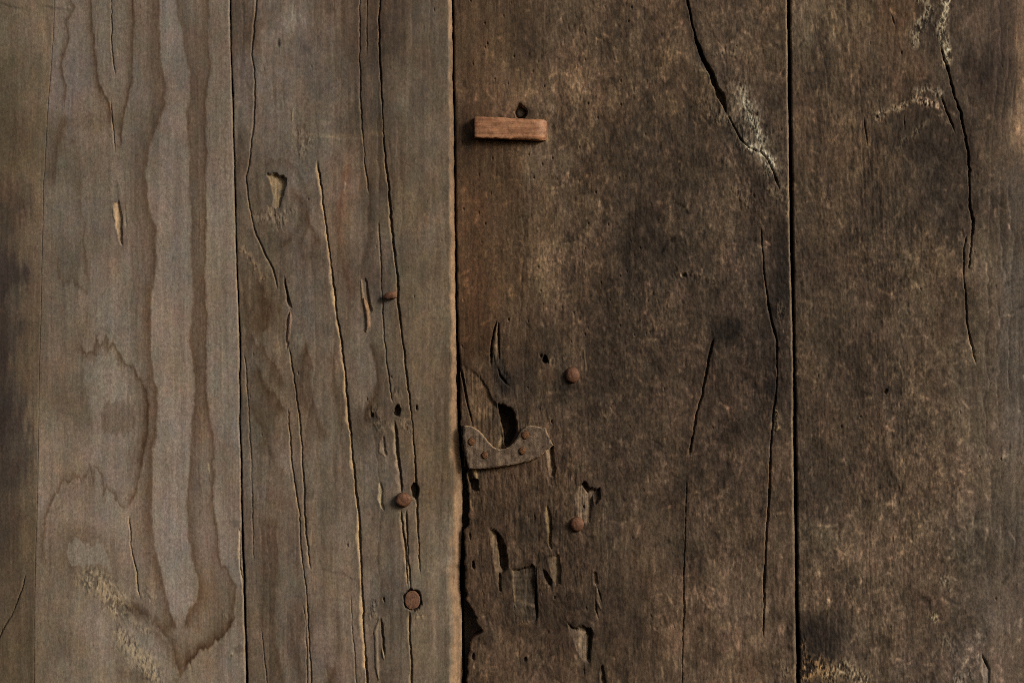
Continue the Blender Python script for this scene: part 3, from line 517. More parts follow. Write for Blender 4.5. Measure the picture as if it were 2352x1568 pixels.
# hand hole, cut-away beside it, splits
gouge([(1062,834),(1085,850),(1112,873),(1122,900),(1134,922),(1150,946),(1160,990),(1158,1030),(1130,1040),(1085,1000),(1072,930)], 5.0, (.9,.25), .1, .30, 3.0, (104,84,60), .7)
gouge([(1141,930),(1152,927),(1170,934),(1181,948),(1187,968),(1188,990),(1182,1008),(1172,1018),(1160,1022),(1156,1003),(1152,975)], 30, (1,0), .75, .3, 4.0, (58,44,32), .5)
gouge([(1150,1000),(1160,1012),(1162,1040),(1140,1040)], 3, (1,0), .3, .6, 2, (140,118,84), .3)
crack([(1058,842),(1063,872),(1070,909),(1078,945),(1085,980)], 3, 4, 1.5, .1, seed=55)
crack([(1143,728),(1136,755),(1130,785),(1127,842)], 4, 5, 1.5, .1, wl=[(728,1),(770,3),(835,6)], seed=56, jag=.6); crack([(1144,735),(1145,790),(1147,835)], 2.6, 3.5, 1, .05, seed=57, jag=.6)
ridge([(1142,745),(1138,790),(1138,830)], 4.5, 1.0, (126,106,78), .7)
blob(1152, 855, 16, 40, -.55, (1.05,1,.92), -.3); crack([(1140,838),(1148,862),(1162,880),(1180,895)], 3, 2.5, 1.5, .2, seed=58)
crust([(1145,835),(1155,860)], 8, .2, (90,82,72), .9, 34)
gouge([(1068,1060),(1076,1056),(1085,1110),(1082,1128),(1074,1100)], 7, (-1,0), .4, .2, 2, (84,64,42), .4)
ridge([(1085,1068),(1092,1090),(1096,1104)], 6, 1.6, (150,124,84), .8)
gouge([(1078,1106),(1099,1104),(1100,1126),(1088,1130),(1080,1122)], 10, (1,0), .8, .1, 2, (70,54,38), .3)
gouge([(1254,1024),(1262,1022),(1270,1024),(1273,1060),(1273,1092),(1264,1092),(1257,1062)], 8, (1,-.1), .05, .75, 1.6, (140,120,92), .3)
gouge([(1124,1213),(1132,1216),(1146,1226),(1160,1252),(1165,1275),(1164,1298),(1158,1312),(1150,1316),(1150,1355),(1146,1362),(1141,1340),(1134,1290),(1128,1250)], 9, (1,-.25), .05, .65, 2, (140,116,82), .4)
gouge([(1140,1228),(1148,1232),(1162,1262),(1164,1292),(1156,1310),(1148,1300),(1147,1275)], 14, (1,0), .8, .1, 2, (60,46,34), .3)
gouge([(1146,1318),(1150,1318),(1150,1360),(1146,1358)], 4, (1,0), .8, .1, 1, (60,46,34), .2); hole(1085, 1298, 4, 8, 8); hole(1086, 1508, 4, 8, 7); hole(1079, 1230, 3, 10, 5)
crack([(1106,1345),(1110,1370)], 2.4, 2.5, 2, .4, seed=59)
er = sstep(1.15, .55, np.hypot((XX - 1200) / 190, (YY - 1210) / 380) + .2 * gx) * isD
tor = sstep(.16, .40, fbm(10, 52, 860, 4, gain=.7)); to2 = sstep(.22, .42, fbm(7, 26, 861, 3, gain=.7))
H -= er * (.32 * tor + .30 * to2); add_tone(er * (.10 * tor - .12 * to2), (1, .97, .9))
# rectangular let-in block
blk = [(1176,1306),(1200,1303),(1227,1302),(1231,1360),(1232,1424),(1206,1423),(1182,1424),(1179,1360)]
gouge(blk, 4.6, (.55,-.8), .35, .55, 1.2, (64,56,44), .15)
sl = window(1165, 1245, 1290, 1440); ins = inside(blk, XX[sl] + WX2[sl], YY[sl] + WY2[sl]); d, _, _, _ = poly_dist(blk, sl, closed=True, warp=(WX2, WY2)); sg = np.where(ins, d, -d)
hs = vnoise(40, 4.5, 840)[sl] + .6 * vnoise(25, 2.6, 841)[sl]; im_ = sstep(0, 3, sg)
H[sl] += im_ * (.35 * hs + 1.2 * sstep(1384, 1392, YY[sl])); add_tone(.2 * hs * im_, (1, 1, 1), sl)
crack([(1231,1296),(1231,1360),(1233,1428)], 2.6, 4, .6, .1, seed=60, jag=.6); ridge([(1178,1312),(1181,1370),(1184,1400)], 2.4, 1.2, (128,104,70), .6)
scratch(1212, 1388, 46, .14, -.3, .5, 2.4); crust([(1200,1432),(1216,1426)], 8, .4, (120,98,62), .4, 35)
gouge([(1258,1278),(1284,1276),(1288,1300),(1288,1345),(1276,1346),(1268,1330)], 5, (1,0), .1, .55, 1.6, (122,104,76), .4)
gouge([(1248,1312),(1256,1316),(1267,1332),(1264,1342),(1254,1334)], 9, (1,0), .6, .2, 1.6, (64,50,36), .3); crust([(1245,1330),(1258,1345)], 9, .35, (130,104,72), .9, 36); hole(1273, 1372, 3, 4, 5)
gouge([(1250,1163),(1258,1160),(1264,1180),(1267,1210),(1266,1262),(1260,1260),(1256,1215)], 5, (1,0), .08, .8, 1.4, (142,118,80), .3)
gouge([(1320,1130),(1340,1108),(1355,1120),(1366,1126),(1362,1150),(1358,1176),(1356,1205),(1342,1206),(1330,1190),(1322,1160)], 5, (.9,-.5), .1, .7, 2, (142,120,94), .7)
gouge([(1336,1112),(1348,1110),(1354,1124),(1348,1134)], 9, (1,0), .8, .1, 2, (60,46,34), .3); gouge([(1362,1124),(1378,1120),(1378,1146),(1366,1160)], 6, (1,0), .6, .1, 2, (70,54,38), .4); hole(1341, 1162, 2.5, 3, 5)
crack([(1226,1174),(1228,1188),(1227,1204)], 2.5, 3, 1, .1, seed=61)
gouge([(1362,1316),(1369,1312),(1374,1340),(1370,1345),(1363,1340)], 6, (1,0), .2, .5, 1.3, (130,108,80), .3); crack([(1370,1340),(1378,1365),(1384,1390)], 2.2, 2.5, 2, .3, seed=62); crack([(1367,1370),(1368,1400),(1376,1425)], 2.2, 2.5, 2, .4, seed=63); ridge([(1371,1345),(1373,1380),(1380,1400)], 3.5, .8, (110,92,70), .6)
gouge([(1301,1432),(1318,1440),(1340,1436),(1356,1440),(1362,1455),(1360,1480),(1356,1516),(1338,1516),(1325,1490),(1310,1455)], 8, (.95,-.35), .08, .65, 2, (136,116,90), .7)
gouge([(1344,1438),(1358,1440),(1362,1460),(1356,1512),(1350,1512),(1352,1470)], 7, (1,0), .8, .1, 1.6, (58,46,34), .3); gouge([(1310,1436),(1328,1440),(1324,1446),(1312,1442)], 4, (0,-1), .5, .2, 1.4, (58,46,34), .2)
crack([(1340,1516),(1342,1535),(1343,1560)], 2, 2, 1, .1, seed=64); gouge([(1380,1530),(1387,1530),(1390,1560),(1394,1590),(1386,1590),(1382,1560)], 6, (1,0), .4, .2, 1.4, (64,50,36), .3); ridge([(1376,1540),(1380,1580)], 4, .8, (112,96,76), .5)
hole(1207, 1513, 3, 5, 5)
blob(1200, 1390, 60, 80, -.12); blob(1290, 1420, 60, 60, -.14); blob(1410, 700, 90, 120, -.1); blob(1200, 870, 40, 60, -.16); blob(1640, 1200, 60, 200, .06); blob(1700, 1480, 60, 90, .08)
# dark halo stains round the iron-stained peg hole
hole(1196, 258, 15, 15, 9)

# ------------------------------------------------------------------ fifth board
crack([(2160,100),(2166,130),(2174,150),(2181,175),(2189,212),(2199,237),(2209,270),(2216,312),(2224,350),(2227,392),(2228,417),(2226,467),(2234,505),(2232,542),(2230,580),(2228,625)], 4, 4.5, 3, .3, wl=[(100,1.5),(160,5),(240,5),(400,5),(500,4),(620,2)], seed=70, jag=1.6)
crack([(2222,530),(2214,580),(2213,630),(2218,680),(2221,742),(2227,770),(2236,814),(2244,840)], 2.2, 2.2, 3, .5, seed=71)
crack([(2160,215),(2164,232),(2174,255),(2186,285),(2196,312)], 2.6, 2.8, 2, .3, seed=72)
crack([(2044,25),(2049,42),(2057,64)], 3, 2.5, 1.5, .1, seed=73); crack([(2077,250),(2077,280),(2077,312)], 1.6, 1.2, .6, .1, seed=74); crack([(1982,262),(1988,300),(1992,345)], 1.6, 1.2, 1, .1, seed=75)
crust([(2172,0),(2166,40),(2166,70),(2172,110),(2178,145)], 10, .95, (158,143,116), 1.0, 40, (4, 6)); crust([(2120,0),(2130,25),(2118,50),(2104,75),(2102,100)], 14, .65, (136,122,98), .9, 41, (4, 6)); crust([(2145,50),(2160,75)], 10, .4, (124,112,90), .8, 42)
crust([(2018,266),(2045,254),(2075,246),(2095,232),(2106,222)], 8, .7, (136,116,92), 1.2, 43, (5, 6)); crust([(2106,225),(2120,232),(2160,245)], 6, .75, (150,126,102), 1.0, 44); crust([(2105,210),(2130,205),(2155,215)], 11, .6, (128,114,94), 1.0, 45)
crust([(2140,232),(2190,262),(2200,268)], 5, .5, (138,118,92), .6, 46, (8, 4)); crust([(2060,340),(2085,318),(2110,295),(2135,278)], 10, .35, (116,104,80), .7, 47, (4, 8)); crust([(2160,265),(2180,285)], 6, .4, (124,108,84), .6, 48, (8, 4))
for q in range(3):
    r_ = 46 + q * 48
    band([(2122 + r_ * .8 * math.cos(a), 372 - r_ * 1.15 * math.sin(a)) for a in np.linspace(math.pi * .98, .02, 13)] , 9, .16 + .03 * (q % 2), -1, 3, tint=(.9, 1, 1.1))
for q in range(9):
    x_ = 1885 + q * 24 + 5 * math.sin(q * 2.3); c_ = .35 + .11 * q
    band([(x_ + 30 * c_, -20), (x_ + 22 * c_, 110), (x_ - 4 * c_, 240), (x_ - 40 * c_, 400), (x_ - 60 * c_, 520)], 5, -.10 if q % 2 else .10, 1, 2.5, tint=(1, 1, 1))
for q in range(5):
    band([(2260 - 30 * q, 840), (2300 - 34 * q, 980), (2290 - 30 * q, 1120), (2330 - 30 * q, 1300)], 9, -.06 if q % 2 else .07, 1, 3, tint=(1, 1, 1))
for q in range(4):
    band([(1960 + 30 * q, 1010 + 24 * q), (2030 + 20 * q, 960 + 26 * q), (2110 + 10 * q, 965 + 26 * q), (2170, 1020 + 30 * q), (2200, 1110 + 30 * q)], 8, -.06 if q % 2 else .06, 1, 3, tint=(1, 1, 1))
blob(2040, 270, 26, 12, -.3); blob(2130, 340, 44, 22, -.18); blob(2240, 160, 34, 34, -.34, (.9,1,1)); blob(2270, 150, 30, 40, -.2); blob(2150, 60, 20, 60, -.22); blob(2110, 190, 30, 14, -.2)
sl = window(2290, 2502, -120, 380); q_ = (XX[sl] - interp([(2338,-120),(2336,30),(2330,90),(2338,180),(2326,250),(2320,300),(2322,340),(2345,360)], ys[sl[0]])[:, None] + 3 * gx[sl]); add_tone(.62 * sstep(-5, 5, q_ + 6 * fib2[sl]) * sstep(375, 320, YY[sl] + 20 * fib2[sl]), (1.05, 1, .9), sl)
for (x, y, l, a, dp, t, w, c) in ((2068,838,46,.95,.5,.30,1.5,.7),(1886,1208,70,1.72,.6,-.1,1.6,.3),(1900,1030,110,1.6,.3,.18,1.4,0),(2060,520,52,2.0,.4,-.3,1.7,0),(2010,490,30,1.9,.3,.3,1.4,.4),(2240,818,50,1.35,.3,.3,1.5,0),(1924,840,40,1.9,.3,.3,1.6,1.2),(1948,850,26,1.2,.3,.3,1.3,.6),(1960,606,90,.05,.2,.16,1.2,0),(2090,602,60,.06,.2,.18,1.2,0),(2060,690,60,.15,.2,-.15,1.2,0),(2084,705,30,1.55,.6,-.4,1.6,0),(2146,1375,36,1.1,.5,.35,2.0,.6),(2135,1390,26,1.5,.6,-.4,2.4,0),(2171,435,10,.8,.3,.8,1.6,0)):
    scratch(x, y, l, a, dp, t, w, c)
hole(2036, 896, 4, 5, 4); hole(2252, 1047, 2.2, 2.2, 3); hole(1978, 961, 2.4, 3, 3)
blob(1880, 1440, 50, 46, -.38); blob(1870, 1500, 44, 50, -.35); blob(2035, 1475, 10, 14, -.4); blob(2160, 1400, 24, 50, -.2); blob(2190, 1470, 60, 40, -.10)
crust([(1842,1480),(1852,1520)], 10, .5, (118,88,56), .9, 50, (4, 5)); crust([(1850,1545),(1880,1530),(1910,1545)], 26, .62, (138,106,70), 1.2, 51, (5, 8), .12); crust([(1905,1550),(1940,1535),(1975,1560)], 22, .62, (138,120,94), 1.2, 52, (4, 9), .12)
crust([(1790,1520),(1802,1545)], 9, .4, (128,108,82), .8, 53); crust([(2165,1330),(2180,1352)], 8, .5, (128,114,94), .8, 54); crust([(2140,1415),(2152,1425)], 6, .7, (136,122,92), .7, 55); crust([(2170,1460),(2190,1495)], 14, .3, (112,100,84), .8, 56)
gouge([(2242,1500),(2250,1496),(2266,1515),(2276,1540),(2272,1575),(2262,1570),(2252,1540)], 2.6, (1,-.2), .05, .7, 2, (136,122,108), .5); crack([(2252,1498),(2266,1525),(2276,1545)], 3, 3, 1, .1, seed=76); crust([(2200,1560),(2225,1555)], 12, .4, (128,116,102), .8, 57)

# ------------------------------------------------------------------ chance marks: fine scratches, worm holes, dents
rr = random.Random(4)
for k in range(1000):
    x = rr.uniform(1060, 2440); y = rr.uniform(-80, 1640); e = x > 1825
    a = rr.gauss(1.75 if e else 1.5, .45) if rr.random() < .8 else rr.uniform(-.6, .6)
    scratch(x, y, rr.uniform(10, 46), a, rr.uniform(.1, .35), rr.choice((-.36, .34, .48, .38)), rr.uniform(1.3, 2.1), rr.uniform(-.6, .6))
for k in range(700):
    x, y = (rr.uniform(1300, 1800), rr.uniform(60, 1200)) if rr.random() < .6 else (rr.uniform(1850, 2240), rr.uniform(380, 1560))
    scratch(x, y, rr.uniform(8, 40), rr.uniform(0, math.pi), rr.uniform(.08, .3), rr.choice((-.30, .34, .42, .30)), rr.uniform(1.3, 2.2), rr.uniform(-.9, .9))
for k in range(120):
    scratch(rr.uniform(-80, 1035), rr.uniform(-80, 1640), rr.uniform(10, 50), rr.gauss(1.57, .12) if rr.random() < .75 else rr.uniform(-.5, .5), rr.uniform(.08, .25), rr.choice((-.14, .12, .12)), rr.uniform(.9, 1.4), rr.uniform(-.3, .3))
def peck(x, y, r, dep):
    sl = window(x - 8, x + 8, y - 8, y + 8); q = np.hypot(XX[sl] - x, (YY[sl] - y) * .75) / r
    m = sstep(1.3, .5, q); H[sl] -= dep * m
for k in range(80):
    peck(rr.uniform(1055, 1500), rr.uniform(0, 800), rr.uniform(1.2, 2.4), rr.uniform(.8, 2.2))
for k in range(70):
    peck(rr.uniform(560, 2340), rr.uniform(0, 1560), rr.uniform(1.2, 2.2), rr.uniform(.8, 2.0))
for k in range(60):         # short upright tool marks on the fourth board
    cxm, cym = rr.choice(((1480,660),(1510,690),(1590,640),(1730,440),(1700,460),(1690,130),(1300,720),(1480,200),(1330,70),(1600,860)))
    x, y = cxm + rr.gauss(0, 28), cym + rr.gauss(0, 14); scratch(x, y, rr.uniform(9, 24), rr.gauss(1.5, .12), .5, .3, 1.6); scratch(x + 3, y, rr.uniform(9, 20), 1.5, -.4, -.1, 1.6)

RGB = np.exp(np.clip(COL, -6, 0)).astype(np.float32)

def sample(A, x, y):
    # beyond the mapped area the boards simply carry on with mirrored grain
    x = np.where(x < X0 + 2, 2 * (X0 + 2) - x, x); x = np.where(x > X1 - 2, 2 * (X1 - 2) - x, x)
    y = np.where(y < Y0 + 2, 2 * (Y0 + 2) - y, y); y = np.where(y > Y1 - 2, 2 * (Y1 - 2) - y, y)
    fx = np.clip((x - X0) / DX, 0, NX - 1.001); fy = np.clip((y - Y0) / DY, 0, NY - 1.001)
    ix = fx.astype(np.int32); iy = fy.astype(np.int32); tx = fx - ix; ty = fy - iy
    if A.ndim == 3: tx = tx[..., None]; ty = ty[..., None]
    return (A[iy, ix] * (1 - tx) + A[iy, ix + 1] * tx) * (1 - ty) + (A[iy + 1, ix] * (1 - tx) + A[iy + 1, ix + 1] * tx) * ty

# ------------------------------------------------------------------ materials
def new_mat(name):
    m = bpy.data.materials.new(name); m.use_nodes = True
    nt = m.node_tree; b = nt.nodes['Principled BSDF']
    return m, nt, b
def n_noise(nt, vec, scale, detail=4, rough_=.55):
    n = nt.nodes.new('ShaderNodeTexNoise'); n.inputs['Scale'].default_value = scale; n.inputs['Detail'].default_value = detail; n.inputs['Roughness'].default_value = rough_
    nt.links.new(vec, n.inputs['Vector']); return n.outputs['Fac']
def n_map(nt, scale):
    tc = nt.nodes.new('ShaderNodeTexCoord'); mp = nt.nodes.new('ShaderNodeMapping'); mp.inputs['Scale'].default_value = scale
    nt.links.new(tc.outputs['Object'], mp.inputs['Vector']); return mp.outputs['Vector']
def n_range(nt, v, a, b, c, d):
    r = nt.nodes.new('ShaderNodeMapRange'); r.inputs[1].default_value = a; r.inputs[2].default_value = b; r.inputs[3].default_value = c; r.inputs[4].default_value = d
    nt.links.new(v, r.inputs[0]); return r.outputs[0]
def n_math(nt, op, a, b):
    m = nt.nodes.new('ShaderNodeMath'); m.operation = op
    for i, v in enumerate((a, b)):
        if isinstance(v, (int, float)): m.inputs[i].default_value = v
        else: nt.links.new(v, m.inputs[i])
    return m.outputs[0]
def n_scalecol(nt, col, fac):
    m = nt.nodes.new('ShaderNodeVectorMath'); m.operation = 'SCALE'
    nt.links.new(col, m.inputs[0]); nt.links.new(fac, m.inputs['Scale']); return m.outputs[0]

def board_material(name, rough_val, fib, mott):
    m, nt, b = new_mat(name)
    at = nt.nodes.new('ShaderNodeAttribute'); at.attribute_name = 'wood_colour'
    f1 = n_noise(nt, n_map(nt, (1, 1, .14)), 700, 4, .65)           # fine fibre
    f2 = n_noise(nt, n_map(nt, (1, 1, .6)), 620, 4, .75)        # pores and grit
    f3 = n_noise(nt, n_map(nt, (1, 1, .7)), 330, 3, .6)
    k = n_math(nt, 'MULTIPLY', n_range(nt, f1, .25, .75, 1 - fib, 1 + fib), n_range(nt, f2, .25, .75, 1 - mott, 1 + mott))
    k = n_math(nt, 'MULTIPLY', k, n_range(nt, f3, .25, .75, 1 - mott * .6, 1 + mott * .6))
    nt.links.new(n_scalecol(nt, at.outputs['Color'], k), b.inputs['Base Color'])
    rg = n_range(nt, f3, .3, .7, rough_val - .08, rough_val + .08); nt.links.new(rg, b.inputs['Roughness'])
    b.inputs['Specular IOR Level'].default_value = .30
    h = n_math(nt, 'ADD', n_math(nt, 'MULTIPLY', f1, .6), n_math(nt, 'MULTIPLY', f2, .5))
    bp = nt.nodes.new('ShaderNodeBump'); bp.inputs['Strength'].default_value = .35; bp.inputs['Distance'].default_value = .0004
    nt.links.new(h, bp.inputs['Height']); nt.links.new(bp.outputs[0], b.inputs['Normal'])
    return m
MAT_PALE = board_material('weathered_pale_wood', .72, .10, .34)
MAT_DARK = board_material('grimy_dark_wood', .66, .18, .52)

def wood_material(name, c1, c2, axis, scale=260, rough_val=.55, spec=.4, bump=.4, dirt=.3, stretch=.1):
    """turned or cut small wood: streaks along one axis, grime in blotches"""
    m, nt, b = new_mat(name)
    sc = [1, 1, 1]; sc[axis] = stretch
    f = n_noise(nt, n_map(nt, tuple(sc)), scale, 5, .65); g = n_noise(nt, n_map(nt, (1, 1, 1)), 170, 5, .6)
    mx = nt.nodes.new('ShaderNodeMix'); mx.data_type = 'RGBA'
    mx.inputs['A'].default_value = tuple(alb(c1)) + (1,); mx.inputs['B'].default_value = tuple(alb(c2)) + (1,)
    nt.links.new(n_range(nt, f, .35, .68, 0, 1), mx.inputs['Factor'])
    k = n_range(nt, g, .35, .6, 1 - dirt, 1.08)
    nt.links.new(n_scalecol(nt, mx.outputs['Result'], k), b.inputs['Base Color'])
    b.inputs['Roughness'].default_value = rough_val; b.inputs['Specular IOR Level'].default_value = spec
    bp = nt.nodes.new('ShaderNodeBump'); bp.inputs['Strength'].default_value = bump; bp.inputs['Distance'].default_value = .0006
    nt.links.new(n_math(nt, 'ADD', f, g), bp.inputs['Height']); nt.links.new(bp.outputs[0], b.inputs['Normal'])
    return m
MAT_HANDLE = wood_material('rubbed_orange_wood', (122,80,54), (166,118,84), 0, 260, .5, .45, .6, .38)
MAT_PEG = wood_material('red_brown_peg_wood', (84,56,40), (112,76,55), 2, 420, .6, .35, .5, .3, .5)
MAT_PEGEND = wood_material('brown_peg_end_grain', (90,62,46), (118,84,63), 2, 600, .65, .3, .6, .35, .8)
MAT_RUST = wood_material('rusty_iron', (76,49,31), (108,72,45), 2, 700, .7, .3, .6, .45, 1.0)
MAT_PLATE = wood_material('dark_worn_plate', (78,62,50), (116,96,76), 2, 200, .55, .35, 1.0, .5, .6)
MAT_PLATE_EDGE = wood_material('bare_plate_edge', (110,88,64), (150,122,92), 0, 500, .7, .3, .6, .3, .6)
MAT_BACK = wood_material('dark_unlit_backing_wood', (44,36,28), (58,48,38), 2, 120, .8, .2, .4, .4)  # coloured dark as if unlit, for the added gap backing; also the sunken peg

# ------------------------------------------------------------------ the door and its boards
door = bpy.data.objects.new('plank_door', None)
scene.collection.objects.link(door)
door.location = (0, 0, W(0, 2200)[2]); DOORZ = door.location[2]
door['label'] = 'old weathered brown plank door of upright boards with wooden handle and pegs'
door['category'] = 'door'; door['kind'] = 'thing'
def link(o, parent, label=None):
    scene.collection.objects.link(o)
    o.parent = parent
    if label: o['label'] = label
    return o

THICK = 34.0
def nonuniform(lo, hi, dlo, dhi, fine_step, coarse):
    parts = []
    if lo < dlo: parts.append(np.linspace(lo, dlo, max(2, int((dlo - lo) / coarse)), endpoint=False))
    parts.append(np.linspace(dlo, dhi, int(round((dhi - dlo) / fine_step)) + 1))
    if hi > dhi: parts.append(np.linspace(dhi, hi, max(2, int((hi - dhi) / coarse)))[1:])
    return np.concatenate(parts)
YR = nonuniform(-560, 2160, -40, 1608, 2.8, 16.0)

def make_board(k, le, re, mat, lvl, cl, cr, label):
    """le / re: functions giving the edge line; cl, cr: bevel width (marks) and depth (mm) at the two edges"""
    xl_ = le(YR); xr_ = re(YR)
    w = np.median(xr_ - xl_)
    if k == 0: cols = nonuniform(0, 1, 1 - 160 / w, 1, 1.35 / w, 14.0 / w)
    elif k == 4: cols = nonuniform(0, 1, 0, (2392 - 1830) / w, 1.35 / w, 14.0 / w)
    else: cols = np.linspace(0, 1, int(w / 1.35) + 1)
    # pull a few columns close to the edges so the bevels are crisp
    u = cols[None, :] * np.ones((len(YR), 1))
    gx_ = xl_[:, None] + u * (xr_ - xl_)[:, None]; gy_ = np.repeat(YR[:, None], len(cols), 1)
    h = sample(H, gx_, gy_); c = sample(RGB, gx_, gy_)
    # bevels
    wl_, dl_ = cl(YR); wr_, dr_ = cr(YR)
    tl = np.clip(1 - (gx_ - xl_[:, None]) / wl_[:, None], 0, 1); tr = np.clip(1 - (xr_[:, None] - gx_) / wr_[:, None], 0, 1)
    h = h - tl ** 1.5 * dl_[:, None] - (0.72 * tr + .28 * tr ** 2) * dr_[:, None] + lvl
    bw = (sstep(.0, .4, tr + .12 * sample(gm, gx_, gy_) + .1 * sample(fib2, gx_, gy_) - .08) * (k in (1, 2, 3)) * (.75 if k == 2 else .6))[..., None]
    bc = np.array(alb((136, 106, 78) if k == 2 else (120, 100, 76)), np.float32) * (1 + .30 * sample(fib2, gx_, gy_) + .22 * sample(gm, gx_, gy_) + .2 * sample(clo, gx_, gy_))[..., None]
    c = c * (1 - bw) + bc * bw
    nr, nc = gx_.shape
    front = np.stack([(gx_ - CX) * S, -h * .001, ZC + (CY - gy_) * S - DOORZ], -1)
    idx = np.arange(nr * nc).reshape(nr, nc)
    quads = np.stack([idx[:-1, :-1], idx[1:, :-1], idx[1:, 1:], idx[:-1, 1:]], -1).reshape(-1, 4)
    V = [front.reshape(-1, 3)]; C = [c.reshape(-1, 3)]; Q = [quads]; n = nr * nc
    smooth_flags = [np.ones(len(quads), bool)]
    def strip(line, col, flip):
        nonlocal n
        m = len(line)
        b = line.copy(); b[:, 1] = THICK * .001
        V.append(np.concatenate([line, b])); C.append(np.concatenate([col, col]))
        i = np.arange(m); q = np.stack([i[:-1], i[1:], i[1:] + m, i[:-1] + m], -1) + n
        if flip: q = q[:, ::-1]
        Q.append(q); smooth_flags.append(np.zeros(len(q), bool)); n += 2 * m
    strip(front[:, 0], c[:, 0], True); strip(front[:, -1], c[:, -1], False)
    strip(front[0], c[0], False); strip(front[-1], c[-1], True)
    cor = np.array([front[0, 0], front[0, -1], front[-1, -1], front[-1, 0]]); cor[:, 1] = THICK * .001
    V.append(cor); C.append(np.repeat(c[0, :1], 4, 0)); Q.append(np.array([[0, 1, 2, 3]]) + n); smooth_flags.append(np.zeros(1, bool)); n += 4
    V = np.concatenate(V).astype(np.float32); C = np.concatenate(C).astype(np.float32); Q = np.concatenate(Q).astype(np.int32); F = np.concatenate(smooth_flags)
    me = bpy.data.meshes.new('plank')
    me.vertices.add(len(V)); me.vertices.foreach_set('co', V.ravel())
    me.loops.add(Q.size); me.loops.foreach_set('vertex_index', Q.ravel())
    me.polygons.add(len(Q)); me.polygons.foreach_set('loop_start', np.arange(0, Q.size, 4, dtype=np.int32)); me.polygons.foreach_set('loop_total', np.full(len(Q), 4, np.int32))
    me.polygons.foreach_set('use_smooth', F)
    me.update(calc_edges=True)
    ca = me.color_attributes.new('wood_colour', 'FLOAT_COLOR', 'POINT')
    ca.data.foreach_set('color', np.concatenate([C, np.ones((len(C), 1), np.float32)], 1).ravel())
    me.materials.append(mat)
    return link(bpy.data.objects.new('plank', me), door, label)

cst = lambda w, d: (lambda y: (np.full(len(y), float(w)), np.full(len(y), float(d))))
def bevel_bc(y): return 3.2 + wig(y, 40, 1.0, 91), 1.6 + 0 * y
def bevel_cd(y):
    w = np.interp(y, [-100, 0, 392, 784, 900, 1040, 1176, 1568], [9, 10, 12, 14, 17, 23, 27, 29]) * (1 + wig(y, 60, .1, 92) + wig(y, 14, .08, 93))
    return w, w * .32
def bevel_de(y):
    w = np.interp(y, [0, 600, 1176, 1568], [4, 5, 7, 7]) + wig(y, 30, 1.0, 94); return w, w * .38
BOARDS = [
 make_board(0, lambda y: np.full(len(y), -640.0), lambda y: edge('ABr', y), MAT_PALE, 0.0, cst(2, 1), cst(2.5, .22), 'olive brown board with a dark stained edge'),
 make_board(1, lambda y: edge('ABl', y), lambda y: edge('BCr', y), MAT_PALE, .1, cst(2, .2), bevel_bc, 'pale grey brown board with wavy growth rings'),
 make_board(2, lambda y: edge('BCl', y), lambda y: edge('CDr', y), MAT_PALE, 0.0, cst(2, .6), bevel_cd, 'grey brown board split by long upright cracks'),
 make_board(3, lambda y: edge('CDl', y), lambda y: edge('DEr', y), MAT_DARK, -1.6, cst(3, 1.2), bevel_de, 'wide dark brown board with a hand hole and gouges'),
 make_board(4, lambda y: edge('DEl', y), lambda y: np.full(len(y), 3000.0), MAT_DARK, -1.2, cst(2.5, 1.0), cst(2, 1), 'dark brown board with flaky pale crust and a branching crack'),
]
def ground_at(x, y, board):       # relief of the board under a fitting, in mm
    return float(sample(H, np.array([x], float), np.array([y], float))[0]) + (-.3, .2, 0, -1.6, -1.2)[board]

# ------------------------------------------------------------------ small fittings
def finish(bm, name, mat, parent, label=None, smooth=True, mats=None):
    me = bpy.data.meshes.new(name)
    bmesh.ops.recalc_face_normals(bm, faces=bm.faces)
    bm.to_mesh(me); bm.free()
    for m in (mats or [mat]): me.materials.append(m)
    if smooth:
        for p in me.polygons: p.use_smooth = True
    return link(bpy.data.objects.new(name, me), parent, label)
def local(x, y, h, org):          # door marks -> coordinates local to a fitting that sits at org
    a = W(x, y, h); b = W(*org); return (a[0] - b[0], a[1] - b[1], a[2] - b[2])
def place(o, org):
    p = W(*org); o.location = (p[0], p[1], p[2] - DOORZ)

def dome(name, x, y, rx, ry, board, height, mat, parent, label=None, sink=6.0, flat=.5, seed=0, facets=0, base=None):
    """turned head: rows of a superellipse profile, a bit lumpy"""
    r = random.Random(seed); bm = bmesh.new(); n = 28; rows = 9
    base = ground_at(x, y, board) if base is None else base
    org = (x, y, base); rad = [1 + r.uniform(-.035, .035) for _ in range(n)]
    rad = [(rad[i - 1] + rad[i] + rad[(i + 1) % n]) / 3 for i in range(n)]
    if facets: rad = [q * (math.cos(math.pi / facets) / math.cos(((i / n * 2 * math.pi + .3) % (2 * math.pi / facets)) - math.pi / facets) * .35 + .65) for i, q in enumerate(rad)]
    rings = []
    prof = [(1.0, -sink)] + [(math.cos(t) ** flat, height * math.sin(t) ** .8) for t in [i / rows * math.pi / 2 for i in range(rows)]]
    for q, h in prof:
        rings.append([bm.verts.new(local(x + rx * rad[i] * q * math.cos(i / n * 2 * math.pi), y + ry * rad[i] * q * math.sin(i / n * 2 * math.pi), base + h + (r.uniform(-.22, .22) if 0 < q < .97 else 0), org)) for i in range(n)])
    for a, b in zip(rings[:-1], rings[1:]):
        for i in range(n): bm.faces.new((a[i], a[(i + 1) % n], b[(i + 1) % n], b[i]))
    top = bm.verts.new(local(x, y, base + height, org))
    for i in range(n): bm.faces.new((rings[-1][i], rings[-1][(i + 1) % n], top))
    bm.faces.new(rings[0])
    o = finish(bm, name, mat, parent, label); place(o, org); return o

